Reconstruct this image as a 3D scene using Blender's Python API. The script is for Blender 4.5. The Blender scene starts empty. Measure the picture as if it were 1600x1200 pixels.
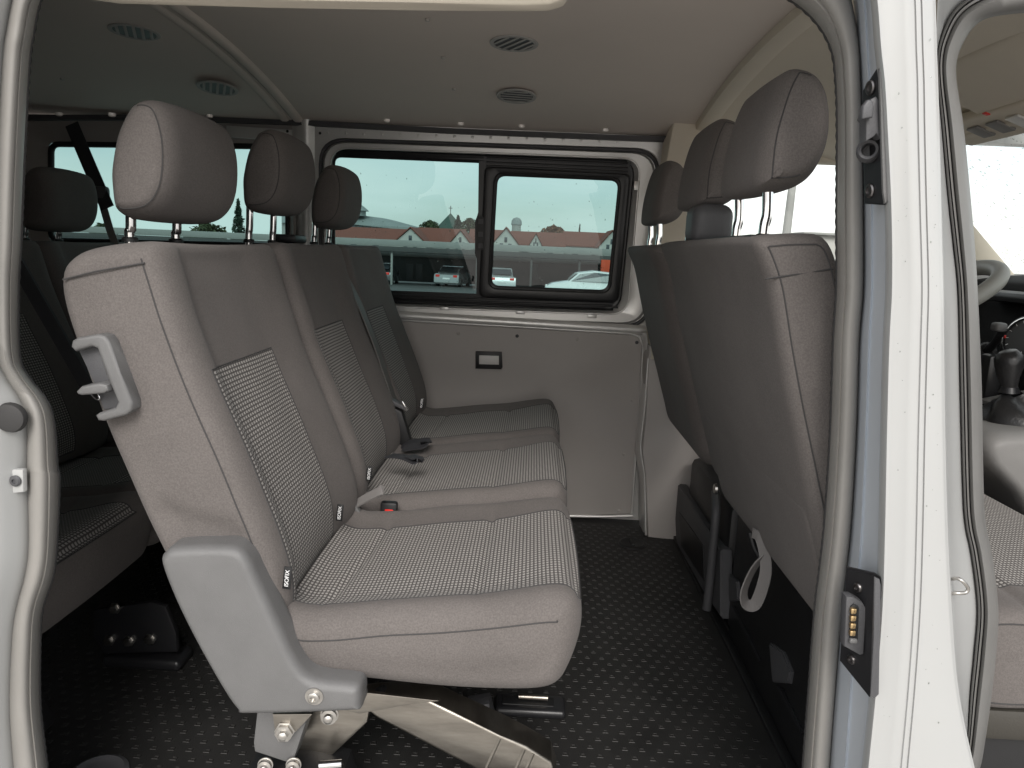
import bpy, bmesh, math, random
from mathutils import Vector, Matrix, noise
random.seed(7)
S = bpy.context.scene
COL = S.collection

# ------------------------------------------------------------------ camera
F, VPX, VPY, SL, ZC = 1150.0, 835.0, 392.0, 0.044, 0.93
_yc = Vector((VPX-800, 600-VPY, -F)).normalized()
_h = Vector((VPX-800+1000, 600-VPY-1000*SL, -F)).normalized()
_xc = (_h - _yc*_h.dot(_yc)).normalized()
_zc = _xc.cross(_yc)
RW = Matrix((_xc, _yc, _zc))            # camera -> world
CAM = Vector((0, 0, ZC))
cd = bpy.data.cameras.new('camera')
cd.sensor_fit = 'HORIZONTAL'; cd.sensor_width = 36; cd.lens = F/1600*36
cd.clip_start = 0.02; cd.clip_end = 2000
cam = bpy.data.objects.new('camera', cd); COL.objects.link(cam)
cam.matrix_world = Matrix.Translation(CAM) @ RW.to_4x4()
S.camera = cam

# ------------------------------------------------------------------ sky, sun, exposure
SUN_EL, SUN_AZ = math.radians(38), math.radians(176)      # azimuth clockwise from +Y: behind the camera, square to the open door
w = bpy.data.worlds.new('World'); S.world = w; w.use_nodes = True
nt = w.node_tree; nt.nodes.clear()
wo = nt.nodes.new('ShaderNodeOutputWorld'); bg = nt.nodes.new('ShaderNodeBackground')
sky = nt.nodes.new('ShaderNodeTexSky'); sky.sky_type = 'NISHITA'; sky.sun_disc = False
sky.sun_elevation = SUN_EL; sky.sun_rotation = SUN_AZ; sky.air_density = 1.0; sky.dust_density = 2.0
tc = nt.nodes.new('ShaderNodeTexCoord'); mp = nt.nodes.new('ShaderNodeMapping')
mp.inputs['Scale'].default_value = (1.0, 1.0, 4.0)
cn = nt.nodes.new('ShaderNodeTexNoise'); cn.inputs['Scale'].default_value = 2.6; cn.inputs['Detail'].default_value = 7
cr = nt.nodes.new('ShaderNodeValToRGB')
cr.color_ramp.elements[0].position = .36; cr.color_ramp.elements[0].color = (.5, .5, .5, 1)
cr.color_ramp.elements[1].position = .62; cr.color_ramp.elements[1].color = (1, 1, 1, 1)
mixw = nt.nodes.new('ShaderNodeMix'); mixw.data_type = 'RGBA'
mixw.inputs['B'].default_value = (7.6, 7.5, 7.3, 1)
nt.links.new(tc.outputs['Generated'], mp.inputs['Vector']); nt.links.new(mp.outputs[0], cn.inputs['Vector'])
nt.links.new(cn.outputs['Fac'], cr.inputs['Fac']); nt.links.new(cr.outputs['Color'], mixw.inputs['Factor'])
nt.links.new(sky.outputs[0], mixw.inputs['A']); nt.links.new(mixw.outputs['Result'], bg.inputs['Color'])
bg.inputs['Strength'].default_value = 0.12
nt.links.new(bg.outputs[0], wo.inputs[0])
sd = bpy.data.lights.new('sun', 'SUN'); sd.energy = 1.5; sd.angle = math.radians(28); sd.color = (1, .965, .92)
sun = bpy.data.objects.new('sun', sd); COL.objects.link(sun)
sdir = Vector((math.sin(SUN_AZ)*math.cos(SUN_EL), math.cos(SUN_AZ)*math.cos(SUN_EL), math.sin(SUN_EL)))
sun.rotation_euler = sdir.to_track_quat('Z', 'Y').to_euler(); sun.location = (0, -6, 8)
S.view_settings.view_transform = 'Standard'; S.view_settings.look = 'None'
S.view_settings.gamma = 1; S.view_settings.use_curve_mapping = False
S.view_settings.exposure = 0.9
S.render.engine = 'CYCLES'
S.cycles.max_bounces = 10; S.cycles.diffuse_bounces = 6; S.cycles.transparent_max_bounces = 16

# ------------------------------------------------------------------ pixel -> place
def ray(px, py): return RW @ Vector((px-800, 600-py, -F))
def P(px, py, Y): d = ray(px, py); return CAM + d*(Y/d.y)
def PZ(px, py, Z): d = ray(px, py); return CAM + d*((Z-ZC)/d.z)
def PX(px, py, X): d = ray(px, py); return CAM + d*(X/d.x)
def XZ(pts, Y): return [(p.x, p.z) for p in (P(a, b, Y) for a, b in pts)]

# ------------------------------------------------------------------ materials
MATS = {}
def mat(name, col, rough=.6, metal=0., bump=0., bscale=300., var=0., vscale=8., spec=.5, sheen=0., coat=0., stretch=None):
    if name in MATS: return MATS[name]
    m = bpy.data.materials.new(name); m.use_nodes = True; MATS[name] = m
    t = m.node_tree; b = t.nodes['Principled BSDF']
    b.inputs['Base Color'].default_value = (*col, 1); b.inputs['Roughness'].default_value = rough
    b.inputs['Metallic'].default_value = metal; b.inputs['Specular IOR Level'].default_value = spec
    b.inputs['Sheen Weight'].default_value = sheen; b.inputs['Coat Weight'].default_value = coat
    b.inputs['Coat Roughness'].default_value = .1
    tcn = t.nodes.new('ShaderNodeTexCoord'); vec = tcn.outputs['Object']
    if stretch:
        mpn = t.nodes.new('ShaderNodeMapping'); mpn.inputs['Scale'].default_value = stretch
        t.links.new(vec, mpn.inputs['Vector']); vec = mpn.outputs[0]
    if var:
        n = t.nodes.new('ShaderNodeTexNoise'); n.inputs['Scale'].default_value = vscale; n.inputs['Detail'].default_value = 6
        n.inputs['Roughness'].default_value = .65
        t.links.new(vec, n.inputs['Vector'])
        r = t.nodes.new('ShaderNodeMapRange'); r.inputs['To Min'].default_value = 1-var; r.inputs['To Max'].default_value = 1+var
        r.inputs['From Min'].default_value = .3; r.inputs['From Max'].default_value = .7
        t.links.new(n.outputs['Fac'], r.inputs['Value'])
        x = t.nodes.new('ShaderNodeMix'); x.data_type = 'RGBA'; x.blend_type = 'MULTIPLY'; x.inputs['Factor'].default_value = 1
        x.inputs['A'].default_value = (*col, 1); t.links.new(r.outputs[0], x.inputs['B'])
        t.links.new(x.outputs['Result'], b.inputs['Base Color'])
        r2 = t.nodes.new('ShaderNodeMapRange'); r2.inputs['To Min'].default_value = max(0, rough-.08); r2.inputs['To Max'].default_value = min(1, rough+.1)
        t.links.new(n.outputs['Fac'], r2.inputs['Value']); t.links.new(r2.outputs[0], b.inputs['Roughness'])
    if bump:
        n2 = t.nodes.new('ShaderNodeTexNoise'); n2.inputs['Scale'].default_value = bscale; n2.inputs['Detail'].default_value = 3
        t.links.new(vec, n2.inputs['Vector'])
        bp = t.nodes.new('ShaderNodeBump'); bp.inputs['Strength'].default_value = bump; bp.inputs['Distance'].default_value = .002
        t.links.new(n2.outputs['Fac'], bp.inputs['Height']); t.links.new(bp.outputs[0], b.inputs['Normal'])
    return m

def fabric(name, col):
    """plain woven seat cloth: fine heathered grain + soft large wear"""
    m = mat(name, col, .95, 0, .35, 900, .10, 5, .12, .06)
    t = m.node_tree; b = t.nodes['Principled BSDF']
    src = b.inputs['Base Color'].links[0].from_socket
    tcn = t.nodes.new('ShaderNodeTexCoord')
    n = t.nodes.new('ShaderNodeTexNoise'); n.inputs['Scale'].default_value = 420; n.inputs['Detail'].default_value = 2
    t.links.new(tcn.outputs['Object'], n.inputs['Vector'])
    r = t.nodes.new('ShaderNodeMapRange'); r.inputs['From Min'].default_value = .3; r.inputs['From Max'].default_value = .7
    r.inputs['To Min'].default_value = .87; r.inputs['To Max'].default_value = 1.13
    t.links.new(n.outputs['Fac'], r.inputs['Value'])
    x = t.nodes.new('ShaderNodeMix'); x.data_type = 'RGBA'; x.blend_type = 'MULTIPLY'; x.inputs['Factor'].default_value = 1
    t.links.new(src, x.inputs['A']); t.links.new(r.outputs[0], x.inputs['B']); t.links.new(x.outputs['Result'], b.inputs['Base Color'])
    return m

def houndstooth(name, axis, light, dark, period=.0060):
    """woven insert: light dashes on a dark grid, real period in metres, along (axis, Y)"""
    m = bpy.data.materials.new(name); m.use_nodes = True; MATS[name] = m
    t = m.node_tree; b = t.nodes['Principled BSDF']; b.inputs['Roughness'].default_value = .95
    b.inputs['Specular IOR Level'].default_value = .15; b.inputs['Sheen Weight'].default_value = .05
    tcn = t.nodes.new('ShaderNodeTexCoord'); sp = t.nodes.new('ShaderNodeSeparateXYZ')
    t.links.new(tcn.outputs['Object'], sp.inputs[0])
    def M(op, a, bb=None, c=None):
        n = t.nodes.new('ShaderNodeMath'); n.operation = op
        for i, q in enumerate((a, bb, c)):
            if q is None: continue
            if hasattr(q, 'type'): t.links.new(q, n.inputs[i])
            else: n.inputs[i].default_value = q
        return n.outputs[0]
    k = 2*math.pi/period
    u = M('SINE', M('MULTIPLY', sp.outputs[axis], k))
    v = M('SINE', M('ADD', M('MULTIPLY', sp.outputs['Y'], k/1.45), M('MULTIPLY', u, .5)))
    uu = M('MULTIPLY_ADD', u, .9, .75); vv = M('MULTIPLY_ADD', v, .9, .75)
    cu = t.nodes.new('ShaderNodeClamp'); cv = t.nodes.new('ShaderNodeClamp')
    t.links.new(uu, cu.inputs[0]); t.links.new(vv, cv.inputs[0])
    f = M('MULTIPLY', cu.outputs[0], cv.outputs[0])
    n = t.nodes.new('ShaderNodeTexNoise'); n.inputs['Scale'].default_value = 500; n.inputs['Detail'].default_value = 3
    t.links.new(tcn.outputs['Object'], n.inputs['Vector'])
    f2 = M('MULTIPLY', f, M('MULTIPLY_ADD', n.outputs['Fac'], .8, .6))
    x = t.nodes.new('ShaderNodeMix'); x.data_type = 'RGBA'
    x.inputs['A'].default_value = (*dark, 1); x.inputs['B'].default_value = (*light, 1)
    t.links.new(f2, x.inputs['Factor']); t.links.new(x.outputs['Result'], b.inputs['Base Color'])
    bp = t.nodes.new('ShaderNodeBump'); bp.inputs['Strength'].default_value = .4; bp.inputs['Distance'].default_value = .0012
    t.links.new(f, bp.inputs['Height']); t.links.new(bp.outputs[0], b.inputs['Normal'])
    return m

def glass(name, tint, refl=.9):
    m = bpy.data.materials.new(name); m.use_nodes = True; MATS[name] = m
    t = m.node_tree; t.nodes.clear()
    o = t.nodes.new('ShaderNodeOutputMaterial'); tr = t.nodes.new('ShaderNodeBsdfTransparent'); gl = t.nodes.new('ShaderNodeBsdfGlossy')
    tr.inputs[0].default_value = (*tint, 1); gl.inputs['Roughness'].default_value = .0; gl.inputs['Color'].default_value = (refl, refl, refl, 1)
    lw = t.nodes.new('ShaderNodeLayerWeight'); lw.inputs['Blend'].default_value = .5       # both sides alike: Schlick
    pw = t.nodes.new('ShaderNodeMath'); pw.operation = 'POWER'; pw.inputs[1].default_value = 5; t.links.new(lw.outputs['Facing'], pw.inputs[0])
    fr = t.nodes.new('ShaderNodeMath'); fr.operation = 'MULTIPLY_ADD'; fr.inputs[1].default_value = .93; fr.inputs[2].default_value = .07; t.links.new(pw.outputs[0], fr.inputs[0])
    mx = t.nodes.new('ShaderNodeMixShader')
    t.links.new(fr.outputs[0], mx.inputs[0]); t.links.new(tr.outputs[0], mx.inputs[1]); t.links.new(gl.outputs[0], mx.inputs[2])
    t.links.new(mx.outputs[0], o.inputs[0]); return m

FAB = fabric('seat_cloth', (.135, .122, .116))
FABD = FAB
INS_B = houndstooth('check_cloth_upright', 'Z', (.40, .38, .36), (.085, .078, .075))
INS_C = houndstooth('check_cloth_flat', 'X', (.40, .38, .36), (.085, .078, .075))
THREAD = mat('seam_thread', (.05, .048, .048), .9)  # dark sewing thread, one even colour along every seam
PLG = mat('grey_plastic', (.135, .134, .134), .36, 0, .35, 1300, .06, 14)
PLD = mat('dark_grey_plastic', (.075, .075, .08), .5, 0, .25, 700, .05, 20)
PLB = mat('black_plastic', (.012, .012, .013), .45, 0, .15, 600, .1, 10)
PLS = mat('satin_black', (.018, .018, .02), .32, 0, .05, 300, .1, 10)
RUB = mat('seal_rubber', (.25, .24, .225), .42, 0, .05, 250, .10, 14, stretch=(1, 1, .25))
RUBD = mat('dark_seal_rubber', (.035, .034, .034), .7, 0, .1, 400)
MATF = mat('floor_rubber', (.020, .0195, .019), .55, 0, .5, 900, .35, 5)
STUD = mat('floor_stud_rubber', (.022, .021, .020), .6, 0, .2, 900)
SIL = mat('silver_body_paint', (.76, .75, .73), .33, .45, .03, 60, .04, 4, coat=.3)
WHT = mat('light_body_paint', (.40, .404, .40), .32, .0, 0, 40, .02, 3, coat=.4)
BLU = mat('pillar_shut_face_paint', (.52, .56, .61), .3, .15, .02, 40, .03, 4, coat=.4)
LIN = mat('roof_lining_board', (.74, .66, .60), .85, 0, .1, 200, .03, 2)
CRM = mat('cream_trim', (.72, .655, .55), .75, 0, .1, 300, .04, 3)
PAN = mat('side_panel_board', (.45, .42, .40), .55, 0, .06, 200, .03, 3)
CHR = mat('chrome', (.85, .85, .86), .08, 1.)
STL = mat('brushed_steel', (.34, .315, .28), .33, 1., .08, 90, .22, 9, stretch=(1, 1, 6))
ZNC = mat('zinc_bolt', (.55, .53, .50), .3, 1., 0, 0, .15, 60)
DKB = mat('dark_bolt', (.20, .19, .19), .35, 1., 0, 0, .3, 90)
BELT = mat('belt_webbing', (.028, .028, .032), .7, 0, .4, 500)
BELTG = mat('grey_webbing', (.19, .18, .175), .8, 0, .4, 500)
RED = mat('red_button', (.75, .03, .02), .4)
WHITE = mat('white_print', (.85, .85, .85), .7)
BRASS = mat('brass_contact', (.72, .52, .28), .3, 1.)
LAMP = mat('lamp_lens', (.75, .74, .72), .35, 0, .3, 500)
GREYC = mat('cab_grey_plastic', (.235, .23, .225), .55, 0, .25, 700, .04, 12)
LEA = mat('black_leather', (.02, .02, .021), .35, 0, .5, 160, .1, 20)
GLS = glass('tinted_green_glass', (.30, .445, .435))
GLW = glass('windscreen_glass', (.93, .97, .95))
DROP = glass('water_drop', (.80, .82, .80))

# ------------------------------------------------------------------ mesh helpers
def root(name, label, cat, loc=(0, 0, 0), group=None, kind=None):
    o = bpy.data.objects.new(name, None); COL.objects.link(o); o.location = loc
    o.empty_display_size = .1
    o['label'] = label; o['category'] = cat
    if group: o['group'] = group
    return o
def base_loc(o):
    while o.parent: o = o.parent
    return o.location
def link(name, me, m, parent=None, label=None, kind=None, smooth=True, angle=None):
    o = bpy.data.objects.new(name, me); COL.objects.link(o)
    if parent:
        o.parent = parent; L = base_loc(parent).copy()
        if L.length: me.transform(Matrix.Translation(-L))
    for q in (m if isinstance(m, (list, tuple)) else [m]): me.materials.append(q)
    if smooth:
        for p in me.polygons: p.use_smooth = True
        try:
            if angle: me.set_sharp_from_angle(angle=math.radians(angle))
        except Exception: pass
    if label: o['label'] = label
    if kind: o['kind'] = kind
    return o
def mesh(name, V, Fc, m, parent=None, smooth=True, label=None, kind=None, angle=40, mi=None):
    me = bpy.data.meshes.new(name); me.from_pydata([tuple(v) for v in V], [], Fc)
    if mi: 
        for p, i in zip(me.polygons, mi): p.material_index = i
    bm = bmesh.new(); bm.from_mesh(me); bmesh.ops.recalc_face_normals(bm, faces=bm.faces); bm.to_mesh(me); bm.free()
    return link(name, me, m, parent, label, kind, smooth, angle)
def from_bm(name, bm, m, parent=None, smooth=True, label=None, kind=None, angle=40):
    bmesh.ops.recalc_face_normals(bm, faces=bm.faces)
    me = bpy.data.meshes.new(name); bm.to_mesh(me); bm.free()
    return link(name, me, m, parent, label, kind, smooth, angle)

def crom(pts, n, closed=False):
    """Catmull-Rom resample, pts tuples of any dimension"""
    pts = [tuple(p) for p in pts]; N = len(pts); out = []
    seg = N if closed else N-1
    for i in range(seg):
        if closed: a, b, c, d = pts[(i-1) % N], pts[i], pts[(i+1) % N], pts[(i+2) % N]
        else: a, b, c, d = pts[max(i-1, 0)], pts[i], pts[i+1], pts[min(i+2, N-1)]
        for k in range(n):
            t = k/n
            out.append(tuple(.5*(2*q+(r-p)*t+(2*p-5*q+4*r-s)*t*t+(3*q-p-3*r+s)*t**3) for p, q, r, s in zip(a, b, c, d)))
    if not closed: out.append(pts[-1])
    return out
def resample(pts, n, closed=True):
    pts = [Vector(p) for p in pts]
    if closed: pts = pts+[pts[0]]
    L = [0]
    for a, b in zip(pts, pts[1:]): L.append(L[-1]+(b-a).length)
    out = []; j = 0; cnt = n if closed else n-1
    for i in range(n):
        s = L[-1]*i/cnt
        while j < len(L)-2 and L[j+1] < s: j += 1
        d = L[j+1]-L[j]; out.append(pts[j].lerp(pts[j+1], (s-L[j])/d if d else 0))
    return out

def tube(name, pts, r, m, parent=None, seg=8, closed=False, label=None, squash=None, kind=None):
    """round tube along 3D points; r number or list; squash=(dirvector, factor)"""
    pts = [Vector(p) for p in pts]; n = len(pts); V = []; Fc = []
    up = Vector((0, 0, 1)); prev = None
    for i, p in enumerate(pts):
        a = pts[(i-1) % n] if (closed or i) else p; b = pts[(i+1) % n] if (closed or i < n-1) else p
        t = (b-a).normalized()
        if prev is None:
            s = t.cross(up)
            if s.length < .1: s = t.cross(Vector((1, 0, 0)))
            s.normalize()
        else: s = (prev-t*prev.dot(t)).normalized()
        prev = s; q = t.cross(s); rr = r[i] if isinstance(r, (list, tuple)) else r
        for k in range(seg):
            an = 2*math.pi*k/seg; d = s*math.cos(an)*rr+q*math.sin(an)*rr
            if squash: d = d-squash[0]*d.dot(squash[0])*(1-squash[1])
            V.append(p+d)
    for i in range(n if closed else n-1):
        for k in range(seg):
            a = i*seg+k; b = i*seg+(k+1) % seg; j = (i+1) % n
            Fc.append((a, b, j*seg+(k+1) % seg, j*seg+k))
    if not closed: Fc += [tuple(range(seg))[::-1], tuple((n-1)*seg+k for k in range(seg))]
    return mesh(name, V, Fc, m, parent, label=label, angle=60, kind=kind)
def ribbon(name, pts, wdir, wid, th, m, parent=None, label=None):
    """flat strap along 3D points; wdir vector (or list) across"""
    pts = [Vector(p) for p in pts]; V = []; Fc = []; n = len(pts)
    for i, p in enumerate(pts):
        t = (pts[min(i+1, n-1)]-pts[max(i-1, 0)]).normalized()
        wv = Vector(wdir[i] if isinstance(wdir, list) else wdir); wv = (wv-t*wv.dot(t)).normalized(); nn = t.cross(wv)
        for a, b in ((-1, -1), (1, -1), (1, 1), (-1, 1)): V.append(p+wv*a*wid/2+nn*b*th/2)
    for i in range(n-1):
        for k in range(4): Fc.append((i*4+k, i*4+(k+1) % 4, i*4+4+(k+1) % 4, i*4+4+k))
    Fc += [(0, 1, 2, 3), tuple(4*n-4+k for k in (3, 2, 1, 0))]
    return mesh(name, V, Fc, m, parent, label=label)
def prism(name, poly, y0, y1, m, parent=None, bev=.003, seg=2, label=None, smooth=True):
    """(x,z) outline extruded from y0 (towards camera) to y1"""
    bm = bmesh.new(); vs = [bm.verts.new((x, y0, z)) for x, z in poly]; f = bm.faces.new(vs)
    g = bmesh.ops.extrude_face_region(bm, geom=[f]); nv = [v for v in g['geom'] if isinstance(v, bmesh.types.BMVert)]
    for v in nv: v.co.y = y1
    if bev: 
        es = [e for e in bm.edges if abs(e.verts[0].co.y-e.verts[1].co.y) < 1e-6]
        bmesh.ops.bevel(bm, geom=es, offset=bev, segments=seg, affect='EDGES', profile=.5, clamp_overlap=True)
    return from_bm(name, bm, m, parent, smooth=smooth, label=label, angle=35)
def box(name, c, s, m, parent=None, bev=.004, rot=None, label=None, seg=2, kind=None):
    bm = bmesh.new(); bmesh.ops.create_cube(bm, size=1)
    for v in bm.verts: v.co = Vector((v.co.x*s[0], v.co.y*s[1], v.co.z*s[2]))
    if bev: bmesh.ops.bevel(bm, geom=list(bm.edges), offset=bev, segments=seg, affect='EDGES', profile=.5, clamp_overlap=True)
    mx = Matrix.Translation(Vector(c)) @ (rot.to_4x4() if rot else Matrix.Identity(4))
    bm.transform(mx)
    return from_bm(name, bm, m, parent, label=label, angle=35, kind=kind)
def lathe(name, prof, c, axis, m, parent=None, seg=20, label=None):
    """profile (radius, height) spun about axis at c"""
    axis = Vector(axis).normalized(); q = axis.to_track_quat('Z', 'Y').to_matrix(); V = []; Fc = []; n = len(prof)
    for r, h in prof:
        for k in range(seg):
            a = 2*math.pi*k/seg; V.append(Vector(c)+q @ Vector((r*math.cos(a), r*math.sin(a), h)))
    for i in range(n-1):
        for k in range(seg): Fc.append((i*seg+k, i*seg+(k+1) % seg, (i+1)*seg+(k+1) % seg, (i+1)*seg+k))
    Fc += [tuple(range(seg))[::-1], tuple((n-1)*seg+k for k in range(seg))]
    return mesh(name, V, Fc, m, parent, label=label, angle=40)
def grid(name, rows, m, parent=None, closed=False, label=None, angle=40, smooth=True):
    V = [v for r in rows for v in r]; n = len(rows[0]); Fc = []
    for i in range(len(rows)-1):
        for k in range(n if closed else n-1): Fc.append((i*n+k, i*n+(k+1) % n, (i+1)*n+(k+1) % n, (i+1)*n+k))
    return mesh(name, V, Fc, m, parent, label=label, angle=angle, smooth=smooth)
def rrect(tl, tr, br, bl, r, n=6):
    """rounded quad in pixels, clockwise from top left"""
    C = [Vector(q) for q in (tl, tr, br, bl)]; out = []
    rs = r if isinstance(r, (list, tuple)) else [r]*4
    for i in range(4):
        c = C[i]; a = (C[i-1]-c).normalized(); b = (C[(i+1) % 4]-c).normalized()
        p0 = c+a*rs[i]; p1 = c+b*rs[i]
        for k in range(n+1):
            t = k/n; out.append(p0*(1-t)**2+c*2*t*(1-t)+p1*t*t)
    return out

def pillow(name, prof, y0, y1, r, m, parent, nprof=120, nr=7, nm=26, bulge=.006, disp=None, insert=None, ins_mat=None, seams=True, ri=None, label=None, sidx=1, sfil=None, capf=None):
    """upholstered body: closed (x,z) outline swept from y0 to y1, edges rounded by r.
    disp(s,v,co,n)->offset along outline normal; insert(s,v)->bool faces cut out as the insert panel"""
    pr = resample([(x, 0, z) for x, z in prof], nprof)
    ar = sum(pr[i].x*pr[(i+1) % nprof].z-pr[(i+1) % nprof].x*pr[i].z for i in range(nprof))
    if ar < 0: pr = pr[::-1]
    # start at the lowest rear point
    def nrm(i):
        t = pr[(i+2) % nprof]-pr[(i-2) % nprof]; return Vector((t.z, 0, -t.x)).normalized()
    N = [nrm(i) for i in range(nprof)]
    cen = sum(pr, Vector())/nprof
    ri = ri or r*.55
    th = []
    for i in range(nprof):                       # local thickness along the inward normal
        o, d = pr[i], -N[i]; best = 9.
        for k in range(nprof):
            if min((k-i) % nprof, (i-k) % nprof) < 4: continue
            a, b = pr[k], pr[(k+1) % nprof]; e = b-a; den = d.x*e.z-d.z*e.x
            if abs(den) < 1e-9: continue
            w_ = a-o; t = (w_.x*e.z-w_.z*e.x)/den; u = (w_.x*d.z-w_.z*d.x)/den
            if t > 1e-4 and 0 <= u <= 1: best = min(best, t)
        th.append(best)
    med = sorted(th)[nprof//2]; hf = [min(q, med*1.1)/2 for q in th]
    for _ in range(14): hf = [(hf[i-1]+2*hf[i]+hf[(i+1) % nprof])/4 for i in range(nprof)]
    secs = []
    def ring(ins_f, extra):
        ins = [min(min(ri, hf[i]*.8)*ins_f+extra, hf[i]*.92) for i in range(nprof)]
        q = [pr[i]-N[i]*ins[i] for i in range(nprof)]
        if ins_f == 0 and extra == 0: return q
        ok = [min((q[i]-pr[k]).length for k in range(0, nprof)) >= ins[i]*.93-.0004 for i in range(nprof)]
        if not any(ok): return q
        out = list(q)
        for i in range(nprof):
            if ok[i]: continue
            a = 1
            while not ok[(i-a) % nprof]: a += 1
            b = 1
            while not ok[(i+b) % nprof]: b += 1
            out[i] = q[(i-a) % nprof].lerp(q[(i+b) % nprof], a/(a+b))
        return out
    mid = [(y0+r+(y1-y0-2*r)*k/nm, 0, 1) for k in range(1, nm)]
    half = secs+[(y0+r*(1-math.sin(math.pi/2*(nr-k)/nr)), (1-math.cos(math.pi/2*(nr-k)/nr)), 1) for k in range(nr+1)]
    # half goes cap centre -> rim: sin=1 => y0 ; k=nr: y=y0, inset=r ; k=0: y=y0+r, inset 0
    other = [(y0+y1-y, i, s) for y, i, s in half[::-1]]
    allsec = half+mid+other
    V = []; rows = []; cache = {}
    for y, ins, sc in allsec:
        row = []
        v = (y-y0)/(y1-y0)
        key = (ins, sc)
        if key not in cache: cache[key] = ring(ins, 0) if sc == 1 else ring(1, sc)
        base_ring = cache[key]
        for i in range(nprof):
            p = base_ring[i]
            if disp and sc == 1:
                p = p+N[i]*disp(i/nprof, v, p, N[i])
            row.append(len(V)); V.append(Vector((p.x, y, p.z)))
        rows.append(row)
    Fa, Fi = [], []
    for a in range(len(rows)-1):
        va = ((allsec[a][0]+allsec[a+1][0])/2-y0)/(y1-y0)
        for i in range(nprof):
            j = (i+1) % nprof; f = (rows[a][i], rows[a][j], rows[a+1][j], rows[a+1][i])
            ctr = (V[f[0]]+V[f[1]]+V[f[2]]+V[f[3]])/4
            if insert and allsec[a][2] == 1 and allsec[a+1][2] == 1 and insert(ctr, N[i], va): Fi.append(f)
            else: Fa.append(f)
    def cap(row, sg):
        from mathutils.geometry import delaunay_2d_cdt
        R2 = [Vector((V[i].x, V[i].z)) for i in row]; n = len(R2); st = .014
        def inside(x, z):
            c = False
            for k in range(n):
                a, b = R2[k], R2[k-1]
                if (a.y > z) != (b.y > z) and x < (b.x-a.x)*(z-a.y)/(b.y-a.y)+a.x: c = not c
            return c
        pts = list(R2); x = min(p.x for p in R2)
        while x < max(p.x for p in R2):
            z = min(p.y for p in R2)
            while z < max(p.y for p in R2):
                if inside(x, z) and min((Vector((x, z))-p).length for p in R2) > .008: pts.append(Vector((x, z)))
                z += st
            x += st
        vv, _, ff, ov, _, _ = delaunay_2d_cdt(pts, [(k, (k+1) % n) for k in range(n)], [], 1, 1e-6)
        ids = []
        for p, o in zip(vv, ov):
            k = [q for q in o if q < n]
            if k: ids.append(row[k[0]]); continue
            d = min((Vector((p.x, p.y))-q).length for q in R2); ids.append(len(V)); V.append(Vector((p.x, V[row[0]].y+sg*(bulge*sstep(0, .045, d)-(capf(p.x, p.y)*sstep(0, .02, d) if capf else 0)), p.y)))
        return [tuple(ids[q] for q in f) for f in ff]
    Fa += cap(rows[0], -1)+cap(rows[-1], 1)
    def sub(Fx):
        used = {}; out = []
        VV = []
        for f in Fx:
            g = []
            for q in f:
                if q not in used: used[q] = len(VV); VV.append(V[q])
                g.append(used[q])
            out.append(tuple(g))
        return VV, out
    VV, FF = sub(Fa)
    body = mesh(name, VV, FF, m, parent, angle=70, label=label)
    if Fi:
        VV, FF = sub(Fi)
        ins = mesh('insert_panel', VV, FF, ins_mat, body, angle=70)
        cnt = {}
        for f in Fi:
            for a, b in zip(f, f[1:]+f[:1]):
                e = (min(a, b), max(a, b)); cnt[e] = cnt.get(e, 0)+1
        adj = {}
        for (a, b), c in cnt.items():
            if c == 1: adj.setdefault(a, []).append(b); adj.setdefault(b, []).append(a)
        start = next(iter(adj)); loop = [start]; prev = None; cur = start
        while True:
            nx = [q for q in adj[cur] if q != prev]
            if not nx: break
            prev, cur = cur, nx[0]
            if cur == start or len(loop) > 2000: break
            loop.append(cur)
        tube('seam', [V[i]+0*V[i] for i in loop], .0013, THREAD, body, seg=5, closed=True)
    if seams:
        for ri_, sg in ((sidx-1, -1), (len(rows)-sidx, 1)):
            row = rows[ri_]; keep = [bool(sfil(N[i])) if sfil else True for i in range(nprof)]
            if all(keep):
                tube('seam', [V[i]+Vector((0, sg*.0003, 0)) for i in row], .0011, THREAD, body, seg=5, closed=True); continue
            st_ = next(i for i in range(nprof) if keep[i] and not keep[i-1]); run = []
            for k in range(nprof):
                i = (st_+k) % nprof
                if not keep[i]: break
                run.append(V[row[i]]+Vector((0, sg*.0003, 0)))
            if len(run) > 2: tube('seam', run, .0011, THREAD, body, seg=5)
    return body
def sstep(a, b, x):
    t = max(0, min(1, (x-a)/(b-a))); return t*t*(3-2*t)

# ================================================================== THE SETTING: ground
def ground_z(Y): return -.55-.0272*max(0, min(Y-6, 56))
PAVING = mat('pale_paving', (.36, .345, .325), .8, 0, .5, 40, .2, .8)  # near ground as light paving, kept pale to bounce daylight into the van
ys = [-300, -30, 0, 3, 6, 12, 20, 34, 48, 62, 90, 150, 300, 900]; xs = [-900, -120, -40, -10, 0, 10, 40, 120, 900]
g = grid('ground', [[Vector((x, y, ground_z(y))) for x in xs] for y in ys], PAVING); g['kind'] = 'structure'

cpk = grid('car_park', [[Vector((x, y, ground_z(y)+.02)) for x in (-120, -40, 0, 40, 120)] for y in (11, 20, 34, 48, 62, 90, 110)], mat('dark_asphalt', (.060, .060, .060), .8, 0, .6, 30, .3, .5)); cpk['kind'] = 'structure'

# ================================================================== THE VAN
van = root('van', 'silver panel van with the side door open onto its seats', 'van', (0, 1.7, -.55))

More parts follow.
